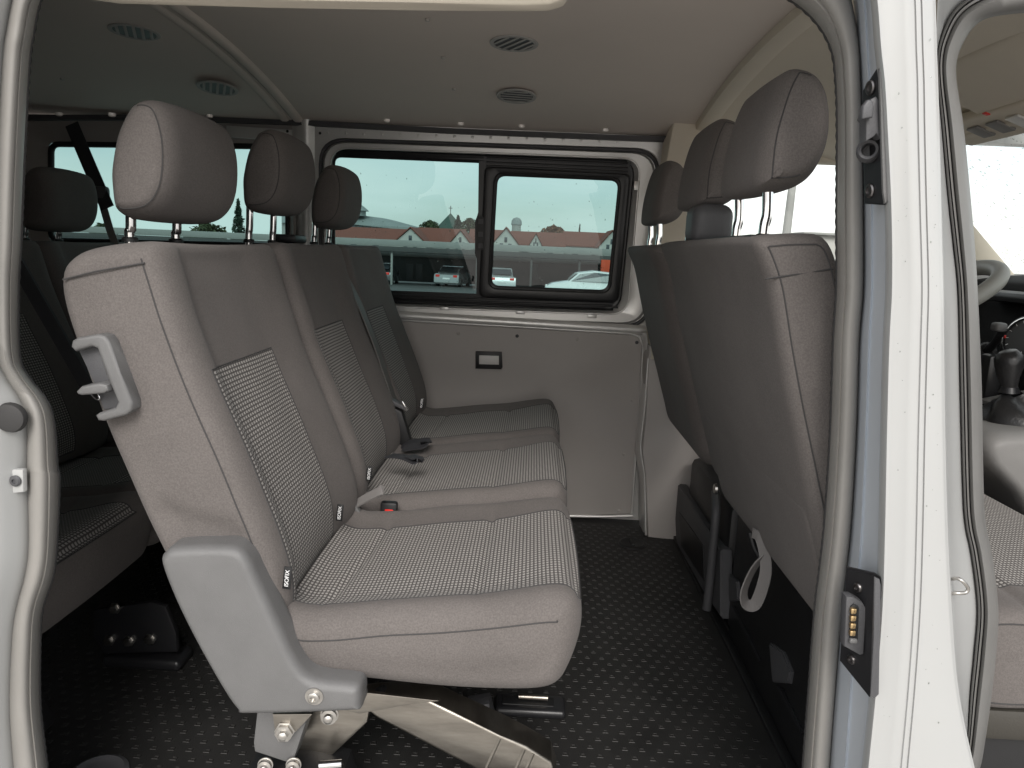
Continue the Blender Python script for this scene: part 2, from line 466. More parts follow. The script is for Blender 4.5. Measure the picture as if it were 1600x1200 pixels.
# --- seal round the sliding-door opening: inner edge a, outer edge b (pixels), left foot -> over the top -> right foot
sealA = [(82, 1600), (75, 1260), (73, 1200), (62, 1100), (62, 1000), (66, 950), (82, 900), (88, 850), (92, 750), (89, 730), (84, 660), (72, 625), (45, 590), (30, 555), (28, 450), (32, 380), (37, 250), (45, 100), (52, 50), (63, 0), (90, -45), (150, -78), (400, -85), (800, -85), (1080, -70), (1170, -35), (1236, 0), (1276, 35), (1300, 78), (1307, 130), (1309, 200), (1308, 330), (1308, 450), (1303, 530), (1298, 680), (1288, 830), (1274, 950), (1264, 1080), (1255, 1200), (1251, 1260), (1236, 1600)]
sealB = [(30, 1600), (22, 1260), (19, 1200), (13, 1100), (17, 1000), (24, 950), (37, 900), (43, 850), (41, 750), (40, 730), (40, 660), (30, 625), (8, 590), (-8, 550), (-12, 450), (-10, 380), (-6, 250), (2, 100), (8, 50), (19, -5), (40, -75), (130, -118), (400, -128), (800, -128), (1090, -118), (1210, -95), (1285, -58), (1322, -25), (1342, 60), (1346, 130), (1348, 200), (1350, 330), (1350, 450), (1344, 530), (1339, 680), (1330, 830), (1317, 950), (1306, 1080), (1297, 1200), (1292, 1260), (1277, 1600)]
A = crom(sealA, 5); B = crom(sealB, 5)
prof = [(0, .945), (.04, .915), (.16, .893), (.28, .885), (.34, .8862), (.40, .880), (.5, .8765), (.62, .8735), (.85, .876), (.96, .886), (1, .905)]
sealrows = []
for k, (a, b) in enumerate(zip(A, B)):
    wob = .0015*noise.noise(Vector((k*.21, 0, 0)))
    sealrows.append([P(a[0]+(b[0]-a[0])*t, a[1]+(b[1]-a[1])*t, Y+wob) for t, Y in prof])
grid('door_seal', sealrows, RUB, van, label='grey rubber seal round the sliding door opening', angle=80)
# serrated inner lip of the seal
lip = resample([P(a[0], a[1], .945) for a in A], 620, closed=False)
tube('seal_lip', lip, [.0024+(.0005 if i % 2 else -.0004) for i in range(len(lip))], RUBD, van, seg=6)

# --- front pillar between the two doors, lofted downwards
yk = [-80, 0, 75, 130, 200, 330, 450, 530, 680, 830, 950, 1080, 1200, 1270]
bx = [1320, 1337, 1343, 1346, 1348, 1350, 1350, 1344, 1339, 1330, 1317, 1306, 1297, 1292]
mx_ = [1336, 1349, 1354, 1357, 1360, 1361, 1361, 1357, 1352, 1345, 1336, 1328, 1320, 1316]
cx = [1348, 1360, 1366, 1372, 1376, 1382, 1383, 1379, 1375, 1372, 1368, 1358, 1346, 1340]
ex = [1424, 1429, 1431, 1433, 1434, 1437, 1440, 1438, 1434, 1431, 1427, 1418, 1407, 1401]
fx = [1456, 1459, 1461, 1463, 1465, 1468, 1471, 1472, 1474, 1478, 1484, 1495, 1520, 1540]
def lerp(a, b, t): return a+(b-a)*t
def col(vals, Y): return lambda y: None
def at_y(vals, y):
    y = max(y, yk[0])
    for i in range(len(yk)-1):
        if y <= yk[i+1]:
            pts = [(v,) for v in vals]
            a, b, c, d = vals[max(i-1, 0)], vals[i], vals[i+1], vals[min(i+2, len(vals)-1)]
            t = (y-yk[i])/(yk[i+1]-yk[i])
            m0 = (c-a)/(yk[i+1]-yk[max(i-1, 0)])*(yk[i+1]-yk[i]); m1 = (d-b)/(yk[min(i+2, len(vals)-1)]-yk[i])*(yk[i+1]-yk[i])
            return (2*t**3-3*t*t+1)*b+(t**3-2*t*t+t)*m0+(-2*t**3+3*t*t)*c+(t**3-t*t)*m1
    return vals[-1]
yrows = list(range(-155, 1601, 15))
shut, face = [], []
for y in yrows:
    b, m_, c, e, f = (at_y(q, y) for q in (bx, mx_, cx, ex, fx))
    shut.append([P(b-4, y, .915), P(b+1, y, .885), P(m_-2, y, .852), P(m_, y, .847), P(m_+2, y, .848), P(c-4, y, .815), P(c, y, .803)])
    face.append([P(c, y, .803), P(c+2, y, .790), P(c+6, y, .778), P(c+11, y, .772), P(c+16, y, .7735), P(e-18, y, .766), P(e-3, y, .764), P(e, y, .7665), P(e+2, y, .7645), P(e+8, y, .7645), P(e+10, y, .768), P(e+12, y, .766),
                 P(f-3, y, .768), P(f, y, .772), P(f+3, y, .774)])
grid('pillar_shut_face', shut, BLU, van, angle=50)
grid('door_pillar', face, WHT, van, label='pale silver painted pillar between the side door and the front door', angle=70)
def onpil():
    y = random.uniform(60, 1180); e = at_y(ex, y); return P(random.uniform(at_y(cx, y)+20, e-6) if random.random() < .6 else random.uniform(e+16, at_y(fx, y)-6), y, .766), (0, -1, 0)
# recess towards the front door + its seal
gk = [(1640, -60), (1560, -30), (1500, 5), (1474, 45), (1463, 100), (1471, 200), (1480, 300), (1489, 380), (1497, 460), (1500, 600), (1504, 760), (1508, 820), (1518, 870), (1527, 950), (1522, 1020), (1516, 1080), (1511, 1150), (1500, 1260), (1490, 1600)]
hk = [(1640, 18), (1580, 22), (1535, 32), (1508, 62), (1494, 110), (1506, 200), (1516, 300), (1523, 380), (1528, 460), (1534, 600), (1537, 760), (1541, 820), (1551, 870), (1560, 950), (1557, 1020), (1548, 1100), (1536, 1180), (1522, 1270), (1512, 1600)]
G = crom(gk, 6); H = crom(hk, 6)
prof2 = [(0, .872), (.06, .862), (.14, .860), (.17, .869), (.21, .860), (.29, .860), (.32, .869), (.37, .860), (.5, .855), (.8, .862), (.95, .882), (1, .93)]
r2, r3 = [], []
for (gx, gy), (hx, hy) in zip(G, H):
    r2.append([P(gx+(hx-gx)*t, gy+(hy-gy)*t, Y) for t, Y in prof2])
    fy = min(max(gy, -60), 1260); f = at_y(fx, fy)+3
    px0 = f if gy > 40 else f+ (gx-1474)*1.0
    r3.append([P(lerp(px0, gx, t), gy-(60 if gy < 40 else 0)*(1-t), Y) for t, Y in ((0, .774), (.06, .80), (.15, .815), (.5, .84), (.85, .86), (1.02, .872))])
grid('front_door_seal', r2, mat('front_seal_rubber', (.15, .147, .142), .45, 0, .05, 250, .08, 14), van, label='grey ribbed rubber seal of the front door opening', angle=80)
grid('front_shut_face', r3, WHT, van, angle=60)
# wire striker loop on the shut face
tube('door_striker', crom([P(1476, 908, .82), P(1497, 904, .79), P(1512, 918, .79), P(1508, 926, .79), P(1490, 927, .79), P(1476, 930, .82)], 4), .0021, ZNC, van, seg=8)

# --- latch plate and contact plate let into the pillar
def tprism(name, pts, Yf, th, m, parent, bev=.002):
    bm = bmesh.new(); a = [bm.verts.new(P(x, y, Yf(x))) for x, y in pts]; n = len(a); b = [bm.verts.new(v.co+Vector((th*.5, th, 0))) for v in a]
    top = bm.faces.new(a); bm.faces.new(b[::-1])
    for i in range(n): bm.faces.new((a[i], b[i], b[(i+1) % n], a[(i+1) % n]))
    if bev: bmesh.ops.bevel(bm, geom=list(top.edges), offset=bev, segments=2, affect='EDGES', clamp_overlap=True)
    return from_bm(name, bm, m, parent, angle=35)
YL = lambda x: .826-(x-1346)/34*.036
YC = lambda x: .836-(x-1312)/52*.050
lp = van
pl = tprism('latch_plate', [(1348, 142), (1370, 106), (1381, 111), (1390, 300), (1391, 309), (1383, 320), (1350, 318)], YL, .005, PLS, van, .0015)
prism('plate_edge', XZ([(1373, 107), (1382, 111), (1391, 300), (1391, 310), (1382, 319), (1379, 300)], .780), .7785, .7835, PLG, pl, .0015)
def screw(px, py, Y, r, parent, m=ZNC):
    Yf = YL if py < 600 else YC
    nn = (P(px+2, py, Yf(px+2))-P(px, py, Yf(px))).cross(P(px, py-9, Yf(px))-P(px, py, Yf(px))).normalized(); c = P(px, py, Y)
    nn = nn if nn.dot(CAM-c) > 0 else -nn
    s = lathe('screw', [(r, 0), (r, .0015), (r*.85, .0028), (r*.55, .0030), (r*.5, .0012), (.0002, .0012)], c, nn, m, parent, 16)
    return s
screw(1361, 137, YL(1361)-.001, .0075, pl, DKB); screw(1360, 298, YL(1360)-.001, .0075, pl, DKB)
arm = prism('latch_arm', XZ([(1352, 168), (1358, 156), (1366, 152), (1372, 160), (1373, 218), (1366, 210), (1363, 214), (1350, 222), (1350, 190), (1346, 185)], .79), .785, .802, PLD, pl, .003)
prism('latch_cap', XZ([(1345, 184), (1347, 166), (1355, 156), (1362, 158), (1364, 168), (1362, 184), (1346, 187)], .78), .777, .786, PLD, pl, .004, 3)
lathe('latch_socket', [(.0105, 0), (.0125, .004), (.0118, .014), (.0095, .017), (.0068, .015), (.0060, .003), (.0002, .003)], P(1358, 237, .815), (-.5, -1, 0), PLD, pl, 24)

cp = tprism('contact_plate', [(1323, 887), (1366, 897), (1375, 903), (1377, 912), (1374, 1085), (1367, 1093), (1359, 1092), (1312, 1033)], YC, .005, PLS, van, .002)
prism('plate_edge', XZ([(1366, 901), (1374, 905), (1376, 914), (1373, 1084), (1366, 1091), (1360, 1088), (1364, 1000)], .765), .7635, .7675, PLD, cp, .0015)
sock = prism('contact_socket', XZ([(1320, 930), (1330, 930), (1345, 938), (1352, 948), (1348, 1020), (1342, 1022), (1317, 1008)], .80), .796, .812, PLD, cp, .003)
prism('contact_well', XZ([(1329, 947), (1334, 943), (1341, 947), (1342, 952), (1340, 1000), (1334, 1006), (1327, 1002)], .795), .7940, .7965, PLB, sock, .001)
for k in range(4):
    y = 951+k*11.5
    box('contact_pin', P(1333-k*.5, y+3, .7925), (.0065, .005, .0065), BRASS, sock, .0012)
box('contact_tab', P(1333, 1001, .7925), (.009, .005, .006), PLG, sock, .002)
screw(1341, 918, YC(1341)-.001, .0062, cp, DKB); screw(1331, 1030, YC(1331)-.001, .0062, cp, DKB)

# --- rear pillar outside the seal (left edge of the view)
rows = []
for k, (b,) in enumerate(zip(B)):
    if b[1] > -100 and b[0] < 60 and k < 100:
        rows.append([Vector((-.80, .79, P(-70, b[1], .80).z)), P(-70, b[1], .815), P(b[0]-16, b[1], .868), P(b[0]-2, b[1], .884), P(b[0]+9, b[1], .897), P(b[0]+14, b[1], .915)])
rows.append([Vector((v.x, v.y, 1.34)) for v in rows[-1]])
grid('rear_pillar', rows, WHT, van, angle=60)
lathe('door_buffer', [(.0175, 0), (.0190, .004), (.0170, .010), (.011, .012), (.0002, .012)], P(21, 651, .864), (.1, -1, 0), RUBD, van, 24)
br = prism('bolt_plate', XZ([(-40, 731), (38, 733), (39, 768), (8, 772), (-40, 774)], .868), .865, .874, WHT, van, .002)
lathe('bolt', [(.0070, 0), (.0072, .002), (.0055, .004), (.003, .0042), (.0026, .002), (.0002, .002)], P(25, 751, .8645), (0, -1, 0), PLD, br, 20)

# --- light-tight body round what the photo shows (near side, sill, roof, tail)
def sheet(name, pts, m, parent=van, **k): return mesh(name, [Vector(p) for p in pts], [tuple(range(len(pts)))], m, parent, smooth=False, **k)
box('body_side', (-1.50, .79, .44), (1.50, .05, 1.94), WHT, van, .01)
box('roof_rail', (-.25, .87, 1.345), (4.0, .10, .16), WHT, van, .02)
box('door_sill', (-.05, .83, -.24), (4.3, .16, .40), WHT, van, .02)
box('roof_skin', (-.40, 1.70, 1.475), (3.9, 1.80, .03), WHT, van, .01)
box('tail_wall', (-2.20, 1.70, .44), (.05, 1.8, 2.0), PAN, van, .01)
box('outer_side', (-.1, 2.62, .10), (4.3, .05, 1.22), WHT, van, .01)
box('outer_side', (-.1, 2.56, 1.41), (4.3, .05, .15), WHT, van, .01)

# cream lip of the door header
prism('header_trim', XZ([(60, -60), (110, -8), (180, 1), (420, 6), (640, 10), (820, 13), (858, 12), (880, 5), (893, -12), (905, -60)], .97), .955, .985, CRM, van, .004, 3)

# --- floor
fl = mesh('floor', [Vector(p) for p in ((-2.2, .86, 0), (.535, .86, 0), (.535, 2.56, 0), (-2.2, 2.56, 0))], [(0, 1, 2, 3)], MATF, None, smooth=False)
fl['kind'] = 'structure'
bm = bmesh.new()
def stud(x, y, a=.0052, b=.0042, h=.0013):
    o = [bm.verts.new((x+sx*a*k, y+sy*b*k, z)) for k, z in ((1.15, 0.0002), (1, h), (.62, h), (.55, .0006)) for sx, sy in ((-1, -1), (1, -1), (1, 1), (-1, 1))]
    for r in range(3):
        for k in range(4): bm.faces.new((o[r*4+k], o[r*4+(k+1) % 4], o[r*4+4+(k+1) % 4], o[r*4+4+k]))
    bm.faces.new(o[12:16])
j = 0; y = .90
while y < 2.46:
    x = -1.25+(.0165 if j % 2 else 0)
    while x < .49:
        stud(x+random.uniform(-.0006, .0006), y); x += .033
    y += .0245; j += 1
st = from_bm('stud_pattern', bm, STUD, fl, smooth=False, kind='stuff')
# seat-rail cover strip in front of the front seats
box('floor_edge', (.522, 1.75, .006), (.022, 1.5, .012), PLB, van, .003)
# floor anchor rosette
c = PZ(988, 850, 0)
an = lathe('floor_anchor', [(.046, 0), (.046, .003), (.038, .006), (.033, .004), (.028, .002), (.0002, .002)], (c.x, c.y, .0005), (0, 0, 1), PLB, van, 28)
box('anchor_bar', (c.x, c.y, .006), (.012, .05, .008), PLB, an, .003)

c = PZ(152, 1212, 0)
lathe('floor_anchor', [(.050, 0), (.050, .004), (.042, .008), (.036, .005), (.030, .002), (.0002, .002)], (c.x, c.y, .0005), (0, 0, 1), PLD, van, 28)
# --- ceiling
def cz(Y): return 1.395-.10*((Y-1.60)/.85)**2
LX, RX = -.765, .465
Ys = [.90+.0387*i for i in range(41)]
grid('roof_lining', [[Vector((x, Y, cz(Y)+.012*math.exp(-((x+1.45)/.5)**2)*0)) for x in (-2.2, -1.8, -1.4, -1.0, LX-.02)] for Y in Ys], LIN, van, label='dark grey-brown roof lining board over the rear row')
grid('roof_lining', [[Vector((x, Y, cz(Y)+.004)) for x in (LX+.015, -.5, -.2, .1, .3, RX)] for Y in Ys], LIN, van, label='grey-brown roof lining board over the middle row')
def archstrip(name, x0, x1, drop, m, lab=None):
    rows = []
    for Y in Ys:
        z = cz(Y); rows.append([Vector((x0, Y, z+.006)), Vector((x0+.004, Y, z-drop)), Vector((lerp(x0, x1, .3), Y, z-drop-.003)), Vector((lerp(x0, x1, .7), Y, z-drop-.003)), Vector((x1-.004, Y, z-drop)), Vector((x1, Y, z+.006))])
    return grid(name, rows, m, van, label=lab, angle=60)
archstrip('roof_rib', LX-.018, LX+.016, .003, LIN, 'curved rib across the roof lining')
archstrip('roof_rib', LX-.060, LX-.026, .002, LIN)
archstrip('roof_rib', RX, RX+.055, .012, CRM, 'cream curved trim strip behind the front seats')
# cab headliner, falling to the windscreen header
rows = []
for x, dz in ((RX+.05, 0), (.6, -.005), (.75, -.02), (.9, -.04), (1.05, -.075), (1.12, -.10)):
    rows.append([Vector((x, Y, cz(Y)+dz)) for Y in Ys])
grid('cab_headliner', rows, CRM, van, label='cream roof lining above the front seats')

def ceil_hit(px, py):
    d = ray(px, py); z = 1.38
    for _ in range(12):
        p = CAM+d*((z-ZC)/d.z); z = cz(p.y)
    return p
def vent(px, py, r, ang, m1):
    c = ceil_hit(px, py); sl_ = -.2*(c.y-1.60)/.7225; ax = Vector((0, sl_, -1)).normalized(); c = c+ax*(.001-.004*(px > 500)); q0 = Matrix.Rotation(math.atan(sl_), 3, 'X')
    v = lathe('air_vent', [(r*1.08, 0), (r*1.06, .0018), (r*.98, .003), (r*.90, .0025), (r*.88, .0008)], c, ax, m1, van, 32)
    lathe('vent_shade_disc', [(r*.89, 0), (r*.89, .0015), (.0002, .0015)], c-ax*.0005, ax, PLB if px < 500 else PLD, v, 24)  # flat disc, darkened in place of the shaded depth behind the slats
    n = 5
    for i in range(n):
        o = (i-(n-1)/2)*r*.34; L = 2*math.sqrt(max(.0001, (r*.88)**2-o*o))
        rot = q0 @ Matrix.Rotation(ang, 3, 'Z')
        d = q0 @ Matrix.Rotation(ang, 3, 'Z') @ Vector((0, o, 0))
        box('slat', c+d+ax*.0022, (L, r*.13, .0012), m1, v, .0004, rot)
LINL = mat('vent_plastic', (.44, .42, .40), .6)
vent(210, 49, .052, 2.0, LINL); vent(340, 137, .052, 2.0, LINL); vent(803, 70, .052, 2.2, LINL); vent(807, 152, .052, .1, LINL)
CLIP = mat('grey_clip', (.52, .49, .46), .5)
for px, py in ((668, 32), (692, 91), (709, 140), (605, 189), (720, 194), (815, 198), (946, 204), (97, 124), (92, 179), (175, 180), (327, 182)):
    c = ceil_hit(px, py); lathe('trim_clip', [(.0055, -.003), (.0052, .001), (.0035, .0022), (.0002, .0026)], c, (0, 0, -1), CLIP, van, 14)

# --- far side wall
def Yw(py): return 2.435+(py-215)/310*.06
def Wp(px, py, off=0.): return P(px, py, Yw(py)+off)
# dark joint between lining and wall
ribbon('lining_edge', [P(30, 184, 2.40), P(250, 184, 2.42), P(470, 192, 2.425), P(700, 205, 2.43), P(950, 215, 2.43), P(1045, 218, 2.42)], (0, 0, 1), .016, .02, PLD, van)
loops = [rrect((482, 190), (1085, 212), (1085, 540), (482, 515), 4), rrect((498, 214), (1034, 232), (1016, 514), (498, 497), 42), rrect((499.5, 216), (1031, 235), (1014, 511), (500, 495), 42),
         rrect((503, 219), (1027, 239), (1010, 508), (503, 491), 40), rrect((507, 222), (1023, 241), (1006, 505), (507, 488), 38), rrect((515, 229), (1003, 247), (982, 493), (515, 477), 32), rrect((521, 234), (992, 252), (968, 485), (521, 470), 26)]
offs = [0, 0, .012, .014, .002, .004, .03]
rows = [[Wp(p.x, p.y, o) for p in L] for L, o in zip(loops, offs)]
surr = grid('window_surround', rows, SIL, van, closed=True, label='silver painted sheet metal surround of the sliding window', angle=45)
tube('surround_flange', [Wp(p.x, p.y, .006) for p in rrect((500, 217), (1031, 236), (1013, 511), (500, 495), 42, 10)], .007, PLD, surr, closed=True)
tube('surround_flange', [Wp(p.x, p.y, .006) for p in rrect((516, 230), (1001, 248), (980, 492), (516, 476), 30, 10)], .004, SIL, surr, closed=True)
for i in range(17):
    px = 512+i*28.3; py = 207+.031*(px-512)
    c = Wp(px, py, -.001); lathe('weld_dimple', [(.0048, 0), (.0044, .0012), (.0025, .002), (.0002, .0022)], c, (0, -1, 0), SIL, surr, 10)
for px, py in ((500, 208), (449, 205)):
    lathe('hole_plug', [(.0045, 0), (.004, .001), (.0002, .001)], Wp(px, py, -.002), (0, -1, 0), PLB, surr, 12)
for px, py in ((694, 482), (813, 488), (925, 494)):
    box('clip_tab', Wp(px, py, .000), (.03, .006, .012), SIL, surr, .002)

win = box('side_window', Wp(752, 246, .026), (.94, .022, .022), PLS, van, .003, label='black framed sliding side window with tinted glass')
def ring(name, outer, inner, o1, o2, m, parent, th=.012, n=6):
    L = [[Wp(p.x, p.y, o1+th) for p in outer], [Wp(p.x, p.y, o1) for p in outer], [Wp(p.x+(q.x-p.x)*.15, p.y+(q.y-p.y)*.15, o1-.003) for p, q in zip(outer, inner)],
         [Wp(p.x+(q.x-p.x)*.85, p.y+(q.y-p.y)*.85, o2-.003) for p, q in zip(outer, inner)], [Wp(q.x, q.y, o2) for q in inner], [Wp(q.x, q.y, o2+th) for q in inner]]
    return grid(name, L, m, parent, closed=True, angle=35)
ring('frame', rrect((520, 233), (993, 251), (969, 486), (520, 471), 26), rrect((524, 246), (978, 264), (957, 470), (524, 452), 10), .016, .02, PLS, win, .03)
wprism_rail = [(755, 244), (986, 254), (984, 280), (755, 268)]
for dy in (0, 6.5, 12):
    tube('frame_groove', [Wp(760, 247+dy, .011), Wp(981, 256.5+dy, .011)], .0035, PLS, win, seg=6)
for dy in (0, 7, 13):
    tube('frame_groove', [Wp(600, 460+dy*.8, .012), Wp(760, 466+dy*.85, .012), Wp(958, 472+dy*.9, .012)], .0035, PLS, win, seg=6)
mesh('pane', [Wp(a, b, .034) for a, b in ((515, 236), (770, 246), (762, 468), (515, 460))], [(0, 1, 2, 3)], GLS, win, smooth=False)
# ceramic-print divider with the latch bulge
dv = prism('divider', [], 0, 0, PLS) if False else None
pts = [(748, 250), (762, 250), (757, 468), (744, 466), (746, 404), (742, 396), (742, 346), (748, 332)]
def wprism(name, pts, o0, o1, m, parent, bev=.002):
    bm = bmesh.new(); a = [bm.verts.new(Wp(x, y, o0)) for x, y in pts]; b = [bm.verts.new(Wp(x, y, o1)) for x, y in pts]; n = len(a)
    top = bm.faces.new(a); bm.faces.new(b[::-1])
    for i in range(n): bm.faces.new((a[i], b[i], b[(i+1) % n], a[(i+1) % n]))
    if bev: bmesh.ops.bevel(bm, geom=list(top.edges), offset=bev, segments=2, affect='EDGES', clamp_overlap=True)
    return from_bm(name, bm, m, parent, angle=35)
wprism('upper_rail', wprism_rail, .0125, .034, PLS, win)
wprism('lower_rail', [(560, 452), (752, 459), (962, 464), (966, 482), (752, 476), (560, 468)], .0145, .034, PLS, win)
wprism('divider', pts, .014, .033, PLS, win)
sash = ring('sash', rrect((757, 260), (985, 272), (966, 472), (748, 464), 10), rrect((778, 275), (966, 283), (949, 453), (768, 446), 13), .004, .008, PLS, win, .022)
mesh('pane', [Wp(a, b, .022) for a, b in ((765, 265), (980, 273), (960, 466), (756, 458))], [(0, 1, 2, 3)], GLS, sash, smooth=False)
tube('sash_gasket', [Wp(p.x, p.y, .0035) for p in rrect((773, 270), (971, 278), (953, 458), (763, 451), 16, 8)], .0028, RUBD, sash, closed=True, seg=6)
lt = wprism('latch', [(745, 338), (758, 338), (757, 392), (744, 391)], .000, .014, PLB, win, .003)
for y in (346, 366, 384): wprism('latch_key', [(747, y-4), (755, y-4), (755, y+4), (747, y+4)], -.004, .001, PLD, lt, .002)
# drops on the outside of the glass
def drops(name, fn, n, r0, r1, parent):
    bm = bmesh.new()
    for _ in range(n):
        c, nn = fn(); r = random.uniform(r0, r1)*random.choice((.5, .7, 1))
        q = Vector(nn).to_track_quat('Z', 'Y').to_matrix().to_4x4()
        bmesh.ops.create_icosphere(bm, subdivisions=1, radius=1, matrix=Matrix.Translation(c) @ q @ Matrix.Diagonal((r, r*random.uniform(1, 1.6), r*.4, 1)))
    return from_bm(name, bm, DROP, parent, kind='stuff')
def onwin():
    px = random.uniform(530, 950); py = random.uniform(260, 450) if random.random() < .4 else random.uniform(330, 450)
    return Wp(px, py, .038), (0, 1, 0)
drops('raindrops', onwin, 190, .0010, .0030, win)

drops('raindrops', onpil, 60, .0004, .0010, van)
# silver ledge under the window and the board panel below
led = []
for px in (440, 600, 800, 980, 1010):
    k = (px-625)/375
    yb = 503+22*k
    led.append([Wp(px, yb-17, .000), Wp(px, yb-14, -.008), Wp(px, yb-9, -.012), Wp(px, yb-4, -.010), Wp(px, yb, .006)])
grid('window_ledge', led, SIL, van, angle=60)
pts = [(430, 488), (625, 502), (992, 523), (1000, 528), (1003, 540), (1000, 600), (990, 740), (986, 803), (880, 806), (430, 800)]
pan = prism('side_panel', XZ(pts, 2.488), 2.488, 2.505, PAN, van, .004, label='plain grey board panel on the far wall')
tube('panel_edge', [P(a, b, 2.487) for a, b in ((620, 500), (800, 510), (985, 521), (999, 526), (1005, 540), (1002, 600), (995, 690), (990, 760), (987, 803))], .0045, SIL, van)
tube('panel_edge', [P(a, b, 2.487) for a, b in ((988, 806), (940, 807), (880, 806))], .006, SIL, van)
for px, py in ((716, 521), (808, 525), (902, 530), (995, 535), (988, 625), (975, 710), (967, 798)):
    lathe('rivet', [(.0062, 0), (.0055, .002), (.003, .0032), (.0002, .0035)], P(px, py, 2.4885), (0, -1, 0), PLD if px in (808, 995) else PAN, pan, 12)
lf = prism('lamp_bezel', XZ([(743, 549), (784, 550), (785, 574), (783, 577), (743, 576)], 2.48), 2.478, 2.490, PLB, van, .002, label='small interior lamp in the side panel')
prism('lamp_lens', XZ([(748.5, 555), (779.5, 556), (779.5, 570), (748.5, 569)], 2.475), 2.4735, 2.479, LAMP, lf, .002)
# lower metal behind panel + ribs of the pillar by the front seats
grid('wall_sheet', [[Vector((x, 2.515, z)) for x in (-2.2, -.8, .6)] for z in (0, .3, .72)], SIL, van)
rib = []
for px, py in ((1008, 520), (1012, 560), (1004, 640), (1000, 690), (998, 700), (1004, 740), (1005, 840)):
    rib.append([P(px-6, py, 2.47), P(px-3, py, 2.44), P(px, py, 2.40), P(px+3, py, 2.39)])
grid('pillar_flange', rib, SIL, van, angle=60)
tube('pillar_edge', [P(a, b, 2.36) for a, b in ((1013, 560), (1007, 640), (1001, 690), (1001, 705), (1007, 745), (1009, 836))], .0035, SIL, van)
prism('pillar_trim', XZ([(1014, 540), (1090, 540), (1100, 700), (1100, 848), (1012, 838), (1008, 745), (1003, 705), (1009, 640)], 2.36), 2.35, 2.50, PAN, van, .006, label='pale grey lower trim of the far pillar')
prism('pillar_trim', XZ([(1050, 188), (1088, 186), (1100, 196), (1130, 330), (1130, 560), (1016, 560), (1030, 300)], 2.36), 2.33, 2.47, CRM, van, .008, label='cream upper trim of the far pillar')
mesh('pillar_gusset', [P(1036, 222, 2.42), P(1054, 190, 2.33), P(1040, 330, 2.33), P(1012, 420, 2.42)], [(0, 1, 2, 3)], CRM, van)
box('window_tab', Wp(994, 290, -.004), (.014, .008, .03), SIL, surr, .002)

# pillar between the two far windows, and the rear window
rows = []
for px in (446, 462, 470, 478, 486, 494):
    o = {446: .03, 462: .012, 470: -.015, 478: -.02, 486: -.01, 494: .004}[px]
    rows.append([P(px+(4 if px > 470 else 0)*0, y, Yw(y)+o) for y in (186, 230, 300, 400, 520)])
grid('side_pillar', rows, SIL, van, angle=60)
L1 = rrect((-60, 180), (462, 190), (462, 420), (-60, 410), 4); L2 = rrect((40, 205), (458, 212), (458, 400), (40, 395), 20); L3 = rrect((76, 222), (452, 226), (452, 386), (76, 378), 12)
grid('rear_window_surround', [[P(p.x, p.y, 2.45) for p in L1], [P(p.x, p.y, 2.45) for p in L2], [P(p.x, p.y, 2.475) for p in L3]], PAN, van, closed=True, angle=40)
prism('rail_strip', XZ([(354, 196), (456, 203), (457, 222), (354, 214)], 2.44), 2.435, 2.447, SIL, van, .003)
rw = tube('rear_window', [P(p.x, p.y, 2.478) for p in rrect((80, 225), (450, 229), (450, 384), (80, 375), 14)], .010, PLB, van, closed=True, label='tinted rear side window beside the back row')
mesh('pane', [P(a, b, 2.482) for a, b in ((74, 220), (455, 224), (455, 388), (74, 380))], [(0, 1, 2, 3)], GLS, rw, smooth=False)
box('wall_cornice', (-1.5, 2.50, 1.36), (1.45, .05, .16), PAN, van, .01)
box('rear_side_panel', (-1.6, 2.50, .45), (1.7, .02, .9), PLD, van, .005)

# --- windscreen, cab walls
hx, hz, bx_, bz = 1.12, 1.285, 1.70, .86
grid('windscreen', [[Vector((hx, .95, hz-.01)), Vector((hx+.02, 1.7, hz)), Vector((hx, 2.45, hz-.01))], [Vector((1.38, .92, 1.08)), Vector((1.42, 1.7, 1.08)), Vector((1.38, 2.48, 1.08))], [Vector((1.66, .90, bz)), Vector((1.72, 1.7, bz)), Vector((1.66, 2.5, bz))]], GLW, van, label='rain-spotted windscreen')
def onws():
    px = random.uniform(1500, 1605); py = random.uniform(190, 432) if random.random() < .6 else random.uniform(385, 432)
    d = ray(px, py); n = Vector((.425, 0, .60)); p0 = Vector((hx+.012, 1.7, hz)); t = (p0-CAM).dot(n)/d.dot(n); return CAM+d*t, n
drops('raindrops', onws, 420, .0014, .0042, van)
box('header_beam', (hx-.02, 1.7, hz-.012), (.09, 1.5, .035), CRM, van, .012)
# far front pillar and driver door
def bar(name, a, b, wdt, th, m, parent, label=None):
    a, b = Vector(a), Vector(b); d = b-a; q = d.to_track_quat('X', 'Z').to_matrix()
    return box(name, (a+b)/2, (d.length, wdt, th), m, parent, .012, q, label)
bar('screen_pillar', (1.13, 2.46, 1.27), (1.56, 2.47, .86),   .07, .075, CRM, van, 'pale far windscreen pillar')
bar('screen_pillar', (1.10, .90, 1.30), (1.62, .88, .84), .06, .06, WHT, van)
box('driver_door', (1.15, 2.50, .43), (1.30, .05, .96), PLD, van, .02)
box('driver_door_sill', (1.15, 2.46, .90), (1.28, .06, .05), GREYC, van, .015)
mesh('driver_window', [Vector(p) for p in ((.52, 2.49, .88), (1.52, 2.49, .88), (1.12, 2.47, 1.30), (.52, 2.47, 1.32))], [(0, 1, 2, 3)], GLW, van, smooth=False)
box('window_header', (.75, 2.46, 1.275), (.62, .05, .07), CRM, van, .015)
box('bulkhead', (1.88, 1.7, .35), (.05, 1.7, .95), PLB, van, .01)
cf = box('cab_floor', (1.2, 1.7, -.02), (1.32, 1.66, .05), PLB, van, .01)

